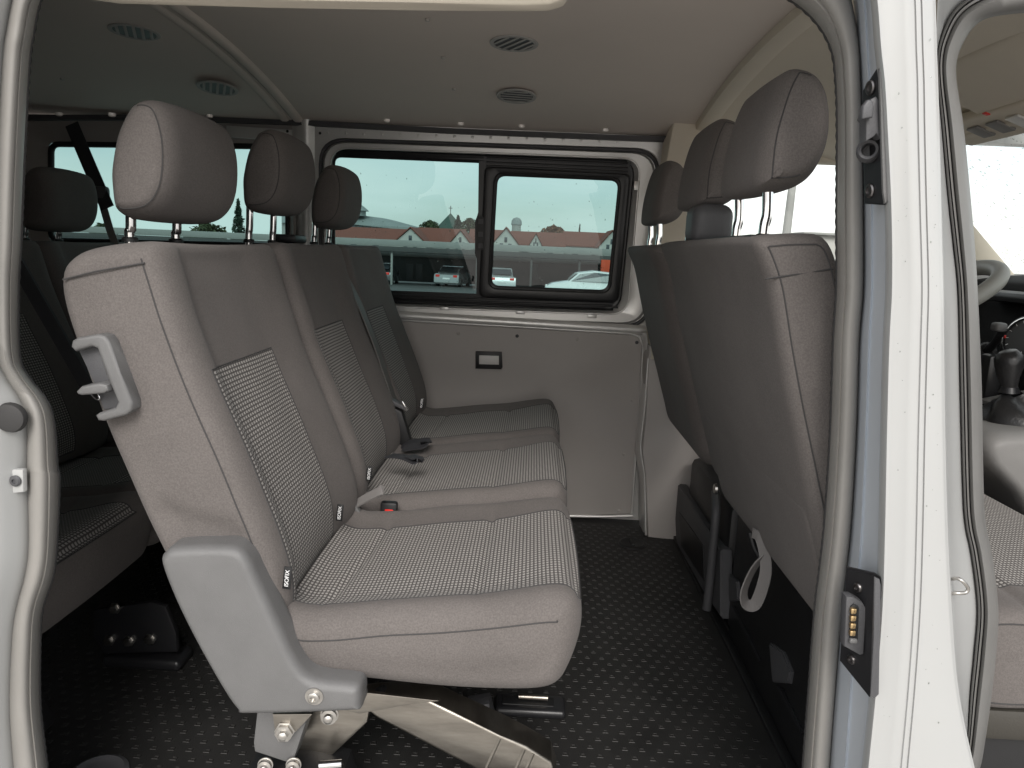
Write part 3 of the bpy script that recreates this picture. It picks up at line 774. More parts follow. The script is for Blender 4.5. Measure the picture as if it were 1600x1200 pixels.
# ================================================================== MIDDLE ROW SEATS
# side outlines read at the near side of the door-side seat (Y = .96), reused for its neighbours
back_px = [(215, 376), (240, 377), (256, 390), (270, 430), (292, 500), (322, 585), (356, 665), (398, 760), (434, 850), (450, 910), (448, 960), (425, 990), (370, 985), (310, 950), (275, 900), (255, 858), (236, 820), (222, 790), (200, 740), (178, 690), (161, 648), (140, 590), (118, 528), (103, 480), (97, 442), (103, 412), (128, 391), (170, 381)]
BACK = [(x, z) for x, z in crom(XZ(back_px, .965), 6, True)]
cush_px = [(430, 948), (470, 958), (540, 956), (640, 948), (760, 940), (860, 930), (893, 935), (907, 955), (909, 985), (903, 1015), (890, 1050), (874, 1075), (845, 1086), (790, 1088), (700, 1084), (600, 1074), (500, 1060), (440, 1030), (415, 985)]
CUSH = crom(XZ(cush_px, .955), 6, True)
head_px = [(170, 300), (171, 265), (180, 215), (195, 172), (208, 158), (226, 153), (248, 160), (262, 180), (270, 225), (271, 270), (264, 312), (248, 338), (225, 349), (195, 350), (177, 340), (171, 325)]
HEAD = crom(XZ(head_px, 1.06), 5, True)
def shift(pr, dx, dz): return [(x+dx, z+dz) for x, z in pr]

zi = P(305, 575, 1.0).z; zf = P(330, 808, .945).z
def seat_back(parent, y0, y1, dx=0, dz=0, cloth=FAB, ins=INS_B, seams=True, y_in=(.040, .150)):
    def disp(s, v, p, n):
        if n.x < .3: return -.004*math.sin(v*math.pi)
        y = y0+v*(y1-y0)
        c = sstep(y0+.05, y0+y_in[0]+.05, y)*(1-sstep(y1-y_in[1]-.03, y1-.04, y))
        return -.016*c*n.x + .0025*noise.noise(Vector((p.x*9, y*9, p.z*9)))
    def isin(c, n, v): return n.x > .3 and c.z < zi+dz and c.z > .40+dz and y0+y_in[0] < c.y < y1-y_in[1]
    return pillow('backrest', shift(BACK, dx, dz), y0, y1, .038, cloth, parent, 150, 7, 30, .004, disp, isin, ins, seams, ri=.024, sfil=lambda n: n.x > .25, capf=lambda x, z: .010*(1-sstep(zf-.014, zf+.012, z-dz+.25*(x-dx+.43))))
def seat_cushion(parent, y0, y1, dx=0, dz=0, cloth=FAB, ins=INS_C, seams=True):
    xf = P(907, 955, .955).x+dx; xg = P(745, 935, 1.0).x+dx; xr = P(560, 870, 1.15).x+dx
    def disp(s, v, p, n):
        y = y0+v*(y1-y0)
        if n.z < .35: return .006*math.sin(v*math.pi)*max(0, n.x)
        c = sstep(y0+.02, y0+.09, y)*(1-sstep(y1-.10, y1-.02, y))
        d = -.013*c*(1-.7*sstep(xg, xf, p.x))
        for xx in (xg, xr): d -= .006*c*math.exp(-((p.x-xx-.10*(y-y0-.2)*(1 if xx == xr else .15))/.007)**2)
        return d + .002*noise.noise(Vector((p.x*11, y*11, 3)))
    def isin(c, n, v): return n.z > .12 and n.x < .97 and y0+.052 < c.y < y1-.095 and c.x > -.40+dx
    return pillow('cushion', shift(CUSH, dx, dz), y0, y1, .046, cloth, parent, 170, 8, 30, .008, disp, isin, ins, seams, ri=.036, sfil=lambda n: n.z > .35)
def headrest(parent, prof, y0, y1, rx, rz0, rz1, cloth=FAB, seams=True, rods=True, rx2=None, r=.044):
    def disp(s, v, p, n):
        zt = (p.z-rz1)/.2
        return -.010*(abs(v-.5)*2)**2*sstep(.55, 1.0, zt)-.006*(abs(v-.5)*2)**3*(1-sstep(.0, .35, zt))
    h = pillow('headrest', prof, y0, y1, r, cloth, parent, 110, 9, 20, .009, disp, None, None, seams, ri=.022, sidx=4, sfil=lambda n: (n.x > -.45) if prof[0][0] < 0 else (n.x < .45))
    if rods:
        ym = (y0+y1)/2
        for dy in (-.072, .072):
            tube('rod', crom([(rx, ym+dy, rz0-.03), (rx, ym+dy, rz0+.01), (rx+.002, ym+dy, (rz0+rz1)/2), ((rx2 or rx+.004), ym+dy, rz1+.03)], 4), .0075, CHR, h, seg=14)
            lathe('rod_sleeve', [(.0115, -.004), (.0115, .001), (.0095, .003), (.0065, .0035)], (rx, ym+dy, rz0-.003), (0, 0, 1), PLB, h, 18)
    return h
ISO = None
def iso_tag(parent, px, py, Y, h=.026):
    c = P(px, py, Y)
    t = box('fabric_tag', c, (.0115, .0022, h), PLB, parent, .0006, Matrix.Rotation(.10, 3, 'Y'), label='small black ISOFIX tag')
    cu = bpy.data.curves.new('isofix', 'FONT'); cu.body = 'ISOFIX'; cu.size = .0098; cu.extrude = .0002; cu.align_x = 'CENTER'; cu.align_y = 'CENTER'
    o = bpy.data.objects.new('tmp', cu); COL.objects.link(o)
    me = bpy.data.meshes.new_from_object(o.evaluated_get(bpy.context.evaluated_depsgraph_get())); bpy.data.objects.remove(o)
    # upright letters facing the camera side, reading upwards
    R = Matrix.Rotation(.10, 4, 'Y') @ Matrix(((0, -1, 0, 0), (0, 0, -1, 0), (1, 0, 0, 0), (0, 0, 0, 1)))
    me.transform(Matrix.Translation(c+Vector((0, -.0016, 0))) @ R @ Matrix.Diagonal((.86, .82, 1, 1)))
    link('tag_lettering', me, WHITE, t, smooth=False)

SPY = .475
sr = root('single_seat', 'grey fabric single seat nearest the open side door, with plastic side cover', 'seat', (-.3, 1.18, 0))
bk = seat_back(sr, .945, 1.405)
# cross seam over the side of the backrest
tube('seam', [P(98, 437, .9432), P(150, 424, .9405), P(226, 411, .9432)], .0012, THREAD, bk, seg=5)
seat_cushion(sr, .945, 1.405)
RX_, RZ0, RZ1 = -.607, P(240, 372, 1.12).z, P(240, 350, 1.12).z
headrest(sr, shift(HEAD, 0, .006), 1.045, 1.315, RX_, RZ0, RZ1)
# plastic side cover
sc_px = [(252, 880), (257, 863), (275, 855), (350, 853), (376, 859), (391, 877), (402, 902), (440, 985), (460, 1027), (478, 1053), (500, 1063), (552, 1069), (563, 1078), (563, 1103), (550, 1111), (386, 1116), (372, 1110), (350, 1080), (310, 1010), (275, 940)]
sc = crom([(x, z) for x, z in XZ(sc_px, .915)], 4, True)
cov = pillow('side_cover', sc, .908, .966, .016, PLG, sr, 150, 6, 4, .0015, None, None, None, False, ri=.012, label='moulded grey plastic hinge cover')
prism('cover_rim', XZ([(262, 858), (350, 846), (380, 852), (398, 872), (410, 900), (447, 980), (468, 1030), (484, 1050), (520, 1062), (480, 1075), (300, 900)], .955), .950, .975, PLD, cov, .005, 3)
b = lathe('bolt', [(.0125, 0), (.0125, .0012), (.0085, .0016), (.0080, .006), (.0055, .0075), (.0040, .0074), (.0036, .004), (.0002, .004)], P(491, 1088, .9075), (0, -1, 0), ZNC, cov, 22)
# release handle at the rear edge of the backrest
hpx = [(117, 541), (119, 531), (128, 526), (160, 521), (170, 524), (177, 534), (195, 580), (212, 626), (212, 638), (204, 646), (168, 656), (159, 655), (155, 647), (160, 643), (186, 635), (190, 626), (174, 585), (158, 543), (150, 540), (124, 548)]
prism('grab_handle', XZ(hpx, .928), .918, .946, PLG, sr, .0045, 4)
prism('handle_gap_plate', XZ([(124, 545), (158, 536), (172, 560), (196, 625), (188, 636), (164, 640), (150, 600)], .938), .9345, .9448, PLD, sr, .002)  # dark plate over the cloth, standing in for the shaded gap inside the handle
lv = prism('release_lever', XZ([(128, 609), (136, 601), (165, 596), (176, 599), (177, 608), (170, 612), (136, 615), (130, 613)], .925), .912, .946, PLG, sr, .004, 3)
tube('lever_wire', crom([P(140, 614, .93), P(150, 624, .93), P(156, 622, .93), P(152, 614, .93)], 4), .0011, CHR, lv, seg=6)
# folding steel frame under the cushion
prism('hinge_plate', XZ([(564, 1072), (690, 1086), (640, 1092), (565, 1106), (540, 1100)], 1.0), .985, .992, STL, sr, .001)
prism('front_strut', XZ([(560, 1098), (650, 1088), (662, 1090), (782, 1148), (822, 1166), (862, 1190), (870, 1215), (856, 1225), (770, 1215), (590, 1122)], 1.022), 1.02, 1.075, STL, sr, .005, 3, label='brushed steel folding leg')
for a, b_ in (((781, 1153), (757, 1206)), ((819, 1170), (800, 1216)), ((833, 1177), (814, 1220))):
    tube('pressed_rib', [P(*a, 1.021), P(*b_, 1.021)], .0032, STL, sr, seg=8, squash=(Vector((0, 1, 0)), .6))
prism('rear_strut', XZ([(470, 1105), (578, 1105), (574, 1128), (522, 1177), (505, 1190), (462, 1190)], 1.037), 1.035, 1.06, STL, sr, .003)
prism('floor_bracket', XZ([(402, 1108), (486, 1108), (460, 1186), (452, 1192), (398, 1174), (396, 1160)], .977), .975, 1.02, PLG, sr, .004, label='grey floor bracket')
prism('pivot_plate', XZ([(428, 1112), (490, 1112), (464, 1140), (432, 1142)], .972), .966, .972, STL, sr, .001)
for px, py, r in ((445, 1142, .013), (415, 1194, .010), (459, 1194, .010), (515, 1116, .012)):
    lathe('bolt', [(r*1.15, 0), (r*1.15, .002), (r, .0025), (r, .009), (r*.6, .010), (r*.55, .016), (r*.3, .018), (.0002, .018)], P(px, py, .965 if py < 1150 and px < 500 else (1.0 if px > 500 else .972)), (.1, -1, .05), ZNC, sr, 6 if r > .0125 else 18)
prism('floor_foot', XZ([(398, 1185), (480, 1182), (540, 1195), (560, 1260), (380, 1260)], 1.02), .99, 1.06, PLB, sr, .004)
tube('spring_rod', [P(500, 1196, .995), P(535, 1193, .995)], .007, CHR, sr)
# rear foot & cross frame reaching the floor under the seat
box('frame_tube', (-.19, 1.23, .245), (.05, .28, .05), PLB, sr, .008)
for yy in (1.05, 1.33):
    bar('frame_leg', (-.43, yy, .03), (-.20, yy, .24), .03, .02, PLB, sr)
# recess tray in the floor at the seat's front foot
tc_ = PZ(832, 1110, 0)
tr_ = box('floor_tray', (tc_.x-.005, tc_.y, .010), (.145, .06, .02), PLS, sr, .009, seg=4)
box('tray_well', (tc_.x-.01, tc_.y, .0195), (.105, .03, .006), PLB, tr_, .002)
tube('tray_latch', [(tc_.x-.03, tc_.y, .03), (tc_.x+.03, tc_.y, .03)], .006, STL, tr_)
prism('front_foot', XZ([(730, 1096), (765, 1090), (775, 1128), (740, 1128)], 1.32), 1.30, 1.34, PLD, sr, .003)

iso_tag(bk, 449, 903, .948, .033)
iso_tag(bk, 531, 801, 1.245, .031)

dbn = root('double_bench', 'darker fabric double bench against the far wall, two headrests', 'bench seat', (-.3, 1.9, 0))
for i in range(2):
    y0 = 1.425+i*.468
    bk2 = seat_back(dbn, y0, y0+.462, 0, .004, FAB)
    seat_cushion(dbn, y0, y0+.462, 0, .004, FAB)
    ym = (1.648, 2.118)[i]
    headrest(dbn, shift(HEAD, .0, (.040, .022)[i]), ym-.125, ym+.125, RX_+.0, RZ0+.004, RZ1-.003+(.040, .022)[i])
    if i == 0: iso_tag(bk2, 577, 740, 1.455, .030)
    else: iso_tag(bk2, 659, 630, 1.93, .028)
# belt outlet + buckles + webbing
box('belt_outlet', P(452, 373, 1.79), (.06, .09, .02), PLB, dbn, .007)
ribbon('shoulder_belt', crom([P(506, 386, 1.885), P(540, 430, 1.885), P(580, 520, 1.885), P(612, 612, 1.885), P(622, 640, 1.88)], 5), (0, 1, 0), .045, .003, mat('mid_grey_webbing', (.11, .105, .10), .6, 0, .4, 500), dbn)
bkl = prism('belt_tongue', XZ([(606, 618), (632, 632), (636, 640), (610, 628)], 1.87), 1.85, 1.88, PLD, dbn, .003)
prism('tongue_blade', XZ([(626, 628), (630, 626), (638, 640), (633, 642)], 1.86), 1.852, 1.862, CHR, bkl, .001)
prism('belt_stalk', XZ([(610, 630), (630, 640), (646, 692), (630, 698), (620, 680)], 1.87), 1.845, 1.875, PLB, dbn, .005)
ribbon('lap_belt', crom([P(626, 696, 1.85), P(645, 692, 1.82), P(665, 690, 1.80), P(660, 696, 1.79), P(630, 700, 1.80)], 4), (0, 1, .3), .03, .003, BELT, dbn)
ribbon('lap_belt', crom([P(608, 712, 1.60), P(630, 714, 1.58), P(650, 722, 1.56), P(655, 718, 1.56), P(640, 712, 1.58)], 4), (.2, 1, 0), .03, .003, BELT, dbn)
rb = box('buckle', P(608, 802, 1.40), (.034, .018, .05), PLB, dbn, .005)
box('release_button', P(609, 796, 1.40), (.020, .019, .010), RED, rb, .003)
# rear belt tongue of the door-side seat
prism('buckle_stalk', XZ([(545, 780), (552, 776), (572, 812), (560, 815), (545, 806)], 1.37), 1.36, 1.375, PLG, sr, .003)
ribbon('lap_belt', crom([P(550, 792, 1.375), P(565, 782, 1.37), P(590, 769, 1.36), P(597, 766, 1.36), P(592, 772, 1.365)], 4), (.15, .75, .65), .022, .003, BELTG, sr)
# bench feet
for yy in (1.55, 2.20):
    bar('leg', (-.42, yy, .02), (-.24, yy, .27), .05, .03, PLB, dbn); bar('leg', (.03, yy, .02), (-.12, yy, .27), .05, .03, PLB, dbn)
    box('foot', (-.20, yy, .014), (.55, .05, .028), PLB, dbn, .006)

# ================================================================== REAR ROW
rrw = root('rear_bench', 'dark fabric rear row bench behind the middle row', 'bench seat', (-1.2, 1.7, 0))
DX3 = -.86
for i in range(3):
    y0 = 1.02+i*.455
    seat_back(rrw, y0, y0+.45, DX3+.06, -.02, FABD, INS_B, False)
    seat_cushion(rrw, y0, y0+.45, DX3, -.055, FABD, INS_C, False)
H3 = shift(HEAD, DX3+.09, -.018)
headrest(rrw, H3, 1.95, 2.20, RX_+DX3+.08, RZ0-.02, RZ1-.02, FABD, False)
# steel floor frame of the rear row
fr = prism('frame_plate', XZ([(150, 950), (240, 938), (262, 945), (278, 985), (280, 1015), (165, 1018), (150, 990)], 1.45), 1.44, 1.455, PLS, rrw, .003)
for px, py in ((171, 1000), (202, 1001), (235, 998), (180, 950)):
    lathe('bolt', [(.013, 0), (.013, .002), (.009, .003), (.009, .010), (.0002, .011)], P(px, py, 1.4395), (0, -1, 0), ZNC, fr, 6)
box('floor_tray', PZ(232, 1026, .014), (.17, .07, .026), PLS, rrw, .01, seg=3)
for yy in (1.2, 2.1):
    bar('leg', (-1.25, yy, .02), (-1.05, yy, .26), .05, .03, PLB, rrw); bar('leg', (-.86, yy, .02), (-1.0, yy, .26), .05, .03, PLB, rrw)
bt = root('rear_seat_belt', 'black seat belt hanging beside the rear window', 'seat belt', (-1.3, 2.4, 1.2))
ribbon('webbing', [P(112, 194, 2.38), P(140, 260, 2.36), P(168, 325, 2.33)], (1, 0, 0), .042, .004, BELT, bt)
box('anchor_cover', P(158, 303, 2.35), (.05, .03, .05), PLD, bt, .012)
ribbon('webbing', [P(160, 318, 2.34), P(172, 360, 2.30), P(195, 420, 2.25)], (1, 0, 0), .022, .004, BELTG, bt)
bt2 = root('rear_lap_belt', 'dark double strap running down behind the door-side seat', 'seat belt', (-.9, 1.5, .6))
BLT2 = mat('charcoal_webbing', (.06, .06, .065), .7, 0, .4, 500)
ribbon('webbing', [P(25, 408, 1.55), P(60, 470, 1.55), P(140, 608, 1.55)], (1, 0, .3), .032, .004, BLT2, bt2)
ribbon('webbing', [P(29, 404, 1.545), P(64, 466, 1.545), P(143, 604, 1.545)], (1, 0, .3), .012, .004, BLT2, bt2)

# ================================================================== FRONT ROW (seen from behind)
fb = root('front_double_bench', 'dark grey front passenger bench seen from behind, two headrests', 'bench seat', (.5, 1.35, 0))
fback_px = [(1174, 385), (1182, 371), (1215, 366), (1250, 365), (1278, 368), (1296, 390), (1310, 440), (1335, 560), (1372, 760), (1400, 900), (1385, 960), (1340, 990), (1300, 960), (1285, 900), (1268, 820), (1240, 690), (1215, 560), (1197, 450)]
FBACK = crom(XZ(fback_px, .985), 6, True)
bmn = .97
def fdisp(s, v, p, n):
    return .004*math.sin(v*math.pi)*(-n.x if n.x < 0 else 0)+.0015*noise.noise(Vector((p.x*8, v*6, p.z*8)))
FY0, FY1 = .962, 1.70
fbk = pillow('backrest', FBACK, FY0, FY1, .026, FABD, fb, 130, 6, 30, .004, fdisp, None, None, True, sfil=lambda n: n.x < -.5 or n.z > .2)
tube('seam', [P(1196, 436, .9615), P(1250, 428, .9605), P(1302, 420, .9615)], .0012, THREAD, fbk, seg=5)
fhead_px = [(1187, 283), (1193, 240), (1208, 180), (1226, 125), (1240, 100), (1262, 98), (1286, 112), (1301, 145), (1305, 190), (1298, 235), (1280, 272), (1255, 291), (1225, 297), (1198, 296)]
FHEAD = crom(XZ(fhead_px, 1.02), 5, True)
frz0, frz1 = P(1160, 366, 1.12).z, P(1160, 296, 1.12).z
headrest(fb, FHEAD, 1.012, 1.272, .322, frz0, frz1-.0, FABD, True, True, .318)
headrest(fb, FHEAD, 1.385, 1.64, .322, frz0-.005, frz1, FABD, True, True, .318)
box('belt_outlet', P(1107, 352, 1.42), (.075, .09, .075), PLD, fb, .022, seg=5)
ribbon('top_slot', [(.315, 1.02, frz0-.008), (.315, 1.35, frz0-.010), (.315, 1.66, frz0-.012)], (1, 0, 0), .05, .010, PLB, fb)
# lower hem panel of the back
hem = pillow('lower_hem', crom(XZ([(1262, 800), (1290, 795), (1330, 880), (1345, 985), (1320, 1010), (1298, 985), (1280, 900)], .985), 6, True), .985, 1.62, .02, FABD, fb, 60, 5, 10, .002, None, None, None, False)
# base box; lit facets of its moulded pockets are colour patches
base = box('seat_base', (.7375, 1.36, .155), (.41, .74, .31), PLB, fb, .012)
box('base_back', (.560, 1.36, .24), (.056, .775, .44), PLB, fb, .012)
def xprism(name, px, X, th, m, parent, bev=.002):
    bm = bmesh.new(); a = [bm.verts.new(PX(u, v, X)) for u, v in px]; f = bm.faces.new(a)
    g_ = bmesh.ops.extrude_face_region(bm, geom=[f])
    for q in g_['geom']:
        if isinstance(q, bmesh.types.BMVert): q.co.x += th
    if bev: bmesh.ops.bevel(bm, geom=[e for e in bm.edges if abs(e.verts[0].co.x-e.verts[1].co.x) < 1e-6], offset=bev, segments=2, affect='EDGES', clamp_overlap=True)
    return from_bm(name, bm, m, parent, angle=35)
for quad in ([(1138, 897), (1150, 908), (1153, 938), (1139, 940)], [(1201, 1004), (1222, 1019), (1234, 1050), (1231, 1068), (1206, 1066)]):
    xprism('pocket_shading', quad, .524, .012, PLD, base, .003)  # paler plastic stands for light on the pocket facets of the black base
xprism('kick_rail', [(1140, 945), (1146, 948), (1186, 1030), (1184, 1034)], .526, .010, PLS, base)
xprism('kick_rail', [(1212, 1072), (1220, 1076), (1252, 1142), (1250, 1148)], .526, .010, PLS, base)
sp_ = crom([P(1196, 868, 1.30), P(1178, 888, 1.30), P(1163, 922, 1.30), P(1165, 943, 1.30), P(1180, 944, 1.295), P(1192, 915, 1.29), P(1197, 885, 1.29), P(1190, 845, 1.30), P(1176, 832, 1.32)], 6)
wd_ = []
for k in range(len(sp_)):
    t_ = (Vector(sp_[min(k+1, len(sp_)-1)])-Vector(sp_[max(k-1, 0)])).normalized(); q_ = t_.cross(Vector((0, 1, 0))).normalized(); wd_.append(q_*.75+Vector((0, .66, 0)))
ribbon('pull_strap', sp_, wd_, .022, .0025, BELTG, fb)
tube('release_cable', crom([P(1172, 832, 1.36), P(1180, 858, 1.35), P(1194, 880, 1.34)], 4), .006, PLB, fb)
# bench cushion seen through the front door opening
def fc_isin(c, n, v): return n.z > .25 and v > .12
fcx = crom([(.615, .44), (.66, .470), (.78, .468), (.95, .470), (.99, .45), (1.0, .40), (.97, .335), (.80, .325), (.66, .32), (.61, .36)], 6, True)
FC = pillow('cushion', fcx, .955, 1.69, .03, FAB, fb, 120, 6, 30, .004, lambda s, v, p, n: (-.008*math.exp(-((p.x-.72)/.008)**2) if n.z > .5 else 0), fc_isin, INS_C, True)
box('base_cover', (.82, .985, .290), (.44, .03, .05), mat('khaki_plinth', (.045, .041, .034), .6, 0, .2, 300), fb, .01)

drv = root('driver_seat', 'dark driver seat beyond the front bench, by the far window', 'seat', (.5, 2.05, 0))
DB = shift(FBACK, -.005, -.006)
pillow('backrest', DB, 1.80, 2.28, .05, FABD, drv, 110, 7, 20, .004, None, None, None, False)
headrest(drv, shift(FHEAD, .0, -.012), 1.915, 2.17, .322, frz0-.012, frz1-.012, FABD, False, True, .318)
pillow('cushion', fcx, 1.82, 2.28, .03, FABD, drv, 90, 5, 12, .004, None, None, None, False)
dbase = box('seat_base', (.79, 2.04, .155), (.52, .48, .31), PLB, drv, .02)
xprism('base_panel', [(1052, 757), (1060, 756), (1095, 812), (1126, 858), (1126, 966), (1100, 925), (1057, 851)], .512, .03, PLD, dbase, .004)
xprism('pocket_shading', [(1061, 800), (1080, 826), (1098, 852), (1100, 908), (1064, 852)], .5105, .004, PLB, dbase, 0)  # black patch painted in for the shade inside the recess
tube('base_rail', crom([(.50, 1.82, .02), (.50, 1.82, .25), (.505, 1.85, .30), (.52, 1.92, .31)], 4), .012, PLD, dbase)
lathe('bolt', [(.014, 0), (.012, .006), (.0002, .008)], (.505, 1.86, .34), (-1, 0, 0), ZNC, dbase, 14)

# ================================================================== CAB: dashboard, wheel, lever
dsh = root('dashboard', 'black dashboard with grey lower console beneath the windscreen', 'dashboard', (1.5, 1.7, 0))
dprof = [(1.80, .92), (1.62, .925), (1.44, .905), (1.40, .885), (1.38, .84), (1.37, .80), (1.33, .74), (1.30, .66), (1.31, .58), (1.40, .40), (1.60, .30), (1.84, .30)]
rows = [[Vector((x, Y, z)) for x, z in crom(dprof, 4)] for Y in (.93, 1.2, 1.5, 1.8, 2.1, 2.46)]
grid('dash_panel', rows, mat('matt_black_dash', (.010, .010, .011), .85, 0, .2, 500, spec=.2), dsh, angle=50)
for z, x in ((.872, 1.392), (.852, 1.384)):
    tube('trim_line', [(x, .95, z), (x, 2.45, z)], .004, GREYC, dsh)
# cluster
cl = lathe('instrument_dial', [(.062, 0), (.062, .006), (.056, .008), (.054, .004), (.0002, .003)], P(1600, 528, 2.0), (-1, -.25, .35), PLS, dsh, 32)
dc = P(1600, 528, 2.0); dax = Vector((-1, -.25, .35)).normalized(); dq = dax.to_track_quat('Z', 'Y').to_matrix()
tube('dial_ring', [dc+dq @ Vector((.055*math.cos(a), .055*math.sin(a), .008)) for a in [2*math.pi*k/40 for k in range(40)]], .0016, CHR, cl, seg=6, closed=True)
for k in range(11):
    a = 2*math.pi*k/14+.6
    box('dial_mark', dc+dq @ Vector((.045*math.cos(a), .045*math.sin(a), .005)), (.007, .0016, .001), WHITE, cl, 0, dq @ Matrix.Rotation(a, 3, 'Z'))
box('warning_symbol', P(1570, 526, 1.97), (.004, .008, .009), RED, cl, .002)
ch = box('cluster_hood', (1.40, 2.06, .86), (.16, .36, .03), PLB, dsh, .012)
# steering wheel
wc = Vector((1.05, 2.03, .845)); wax = Vector((-.5, 0, .87)).normalized(); wq = wax.to_track_quat('Z', 'Y').to_matrix()
WHL = mat('grey_wheel_skin', (.30, .295, .27), .5, 0, .2, 400)
swl = tube('steering_wheel', [wc+wq @ Vector((.188*math.cos(a), .188*math.sin(a), 0)) for a in [2*math.pi*k/56 for k in range(56)]], .021, WHL, dsh, seg=14, closed=True, label='grey steering wheel')
for a in (0, math.pi, -math.pi/2):
    d = wq @ Vector((math.cos(a), math.sin(a), 0)); tube('spoke', [wc+d*.04-wax*.02, wc+d*.11-wax*.015, wc+d*.185], [.022, .015, .010], PLS if a else CHR, swl, seg=10)
lathe('wheel_hub', [(.06, -.03), (.075, -.01), (.07, .012), (.04, .02), (.0002, .022)], wc, wax, PLB, swl, 28)
tube('column_cowl', [wc-wax*.03, wc-wax*.12, wc-wax*.26], [.055, .065, .07], PLD, dsh, seg=18)
stk = tube('wiper_stalk', crom([P(1541, 549, 1.96), P(1552, 538, 1.90), P(1562, 524, 1.86), P(1567, 514, 1.84)], 4), [.011]*4+[.009]*6+[.011]*3, PLB, dsh, seg=12)
box('stalk_tip', P(1561, 511, 1.84), (.03, .03, .022), PLG, stk, .008, seg=3)
lathe('stalk_boot', [(.024, -.01), (.024, .006), (.016, .014), (.0002, .014)], P(1541, 549, 1.96), (-.5, -.6, .3), PLB, stk, 20)
# gear lever
gl_ = root('gear_lever', 'black leather gear lever with gaiter on the centre console', 'gear lever', (1.1, 1.68, .6))
gp = [P(1577, 606, 1.68), P(1576, 590, 1.68), P(1577, 572, 1.68), P(1577, 558, 1.68), P(1575, 549, 1.68)]
tube('knob', gp, [.016, .021, .029, .030, .018], LEA, gl_, seg=18)
tube('collar', [P(1576, 613, 1.68), P(1577, 604, 1.68)], [.022, .018], PLS, gl_, seg=18)
rows = []
gb = P(1582, 660, 1.68)
for k, (dz, rx, ry) in enumerate(((0, .085, .075), (.012, .082, .070), (.03, .062, .055), (.045, .05, .045), (.056, .034, .032), (.068, .022, .020))):
    rows.append([Vector((gb.x+.012-k*.003+rx*math.cos(a)*(1+.10*math.sin(5*a+k*1.3)), gb.y+ry*math.sin(a)*(1+.10*math.cos(4*a+k)), gb.z+dz+.006*math.sin(3*a+k))) for a in [2*math.pi*i/40 for i in range(40)]])
grid('gaiter', rows, LEA, gl_, closed=True, angle=60)
con = pillow('centre_console', crom([(1.00, .585), (1.16, .605), (1.32, .66), (1.42, .62), (1.42, .35), (1.16, .36), (1.06, .46), (.99, .53)], 5, True), 1.54, 1.86, .04, GREYC, dsh, 70, 6, 10, .004, None, None, None, False)
box('console_lip', (1.22, 1.70, .635), (.20, .26, .015), GREYC, dsh, .006, Matrix.Rotation(-.25, 3, 'Y'))
box('cup_holder', P(1545, 590, 1.86), (.04, .05, .12), PLS, dsh, .012)
for k in range(3): box('console_button', P(1600, 592+k*13, 1.70)+Vector((.03, 0, 0)), (.012, .05, .010), PLB, dsh, .003)
# sun visor and overhead console
vz = root('sun_visor', 'cream sun visor folded up under the cab roof lining', 'sun visor', (.95, 1.6, 1.28))
vis = pillow('visor_pad', crom([(.86, 1.365), (.89, 1.370), (1.00, 1.325), (1.035, 1.295), (1.03, 1.285), (1.0, 1.295), (.88, 1.345)], 5, True), 1.36, 1.84, .012, CRM, vz, 60, 5, 10, .002, None, None, None, True)
oc = root('overhead_console', 'cream overhead console with switches and a red symbol', 'console', (1.0, 1.7, 1.22))
box('console_body', (1.07, 1.80, 1.275), (.11, .44, .03), CRM, oc, .010, Matrix.Rotation(.35, 3, 'Y'), seg=3)
for k in range(4):
    box('switch', (1.06, 1.66+k*.075, 1.258), (.05, .045, .006), GREYC if k != 1 else LAMP, oc, .002, Matrix.Rotation(.35, 3, 'Y'))
box('warning_symbol', P(1541, 178, 1.72), (.012, .014, .003), RED, oc, .001, Matrix.Rotation(.35, 3, 'Y'))
mir = lathe('roof_grip', [(.045, 0), (.045, .008), (.035, .012), (.0002, .012)], Vector((.86, 1.28, cz(1.28)-.055)), (0, 0, -1), PLD, van, 24)

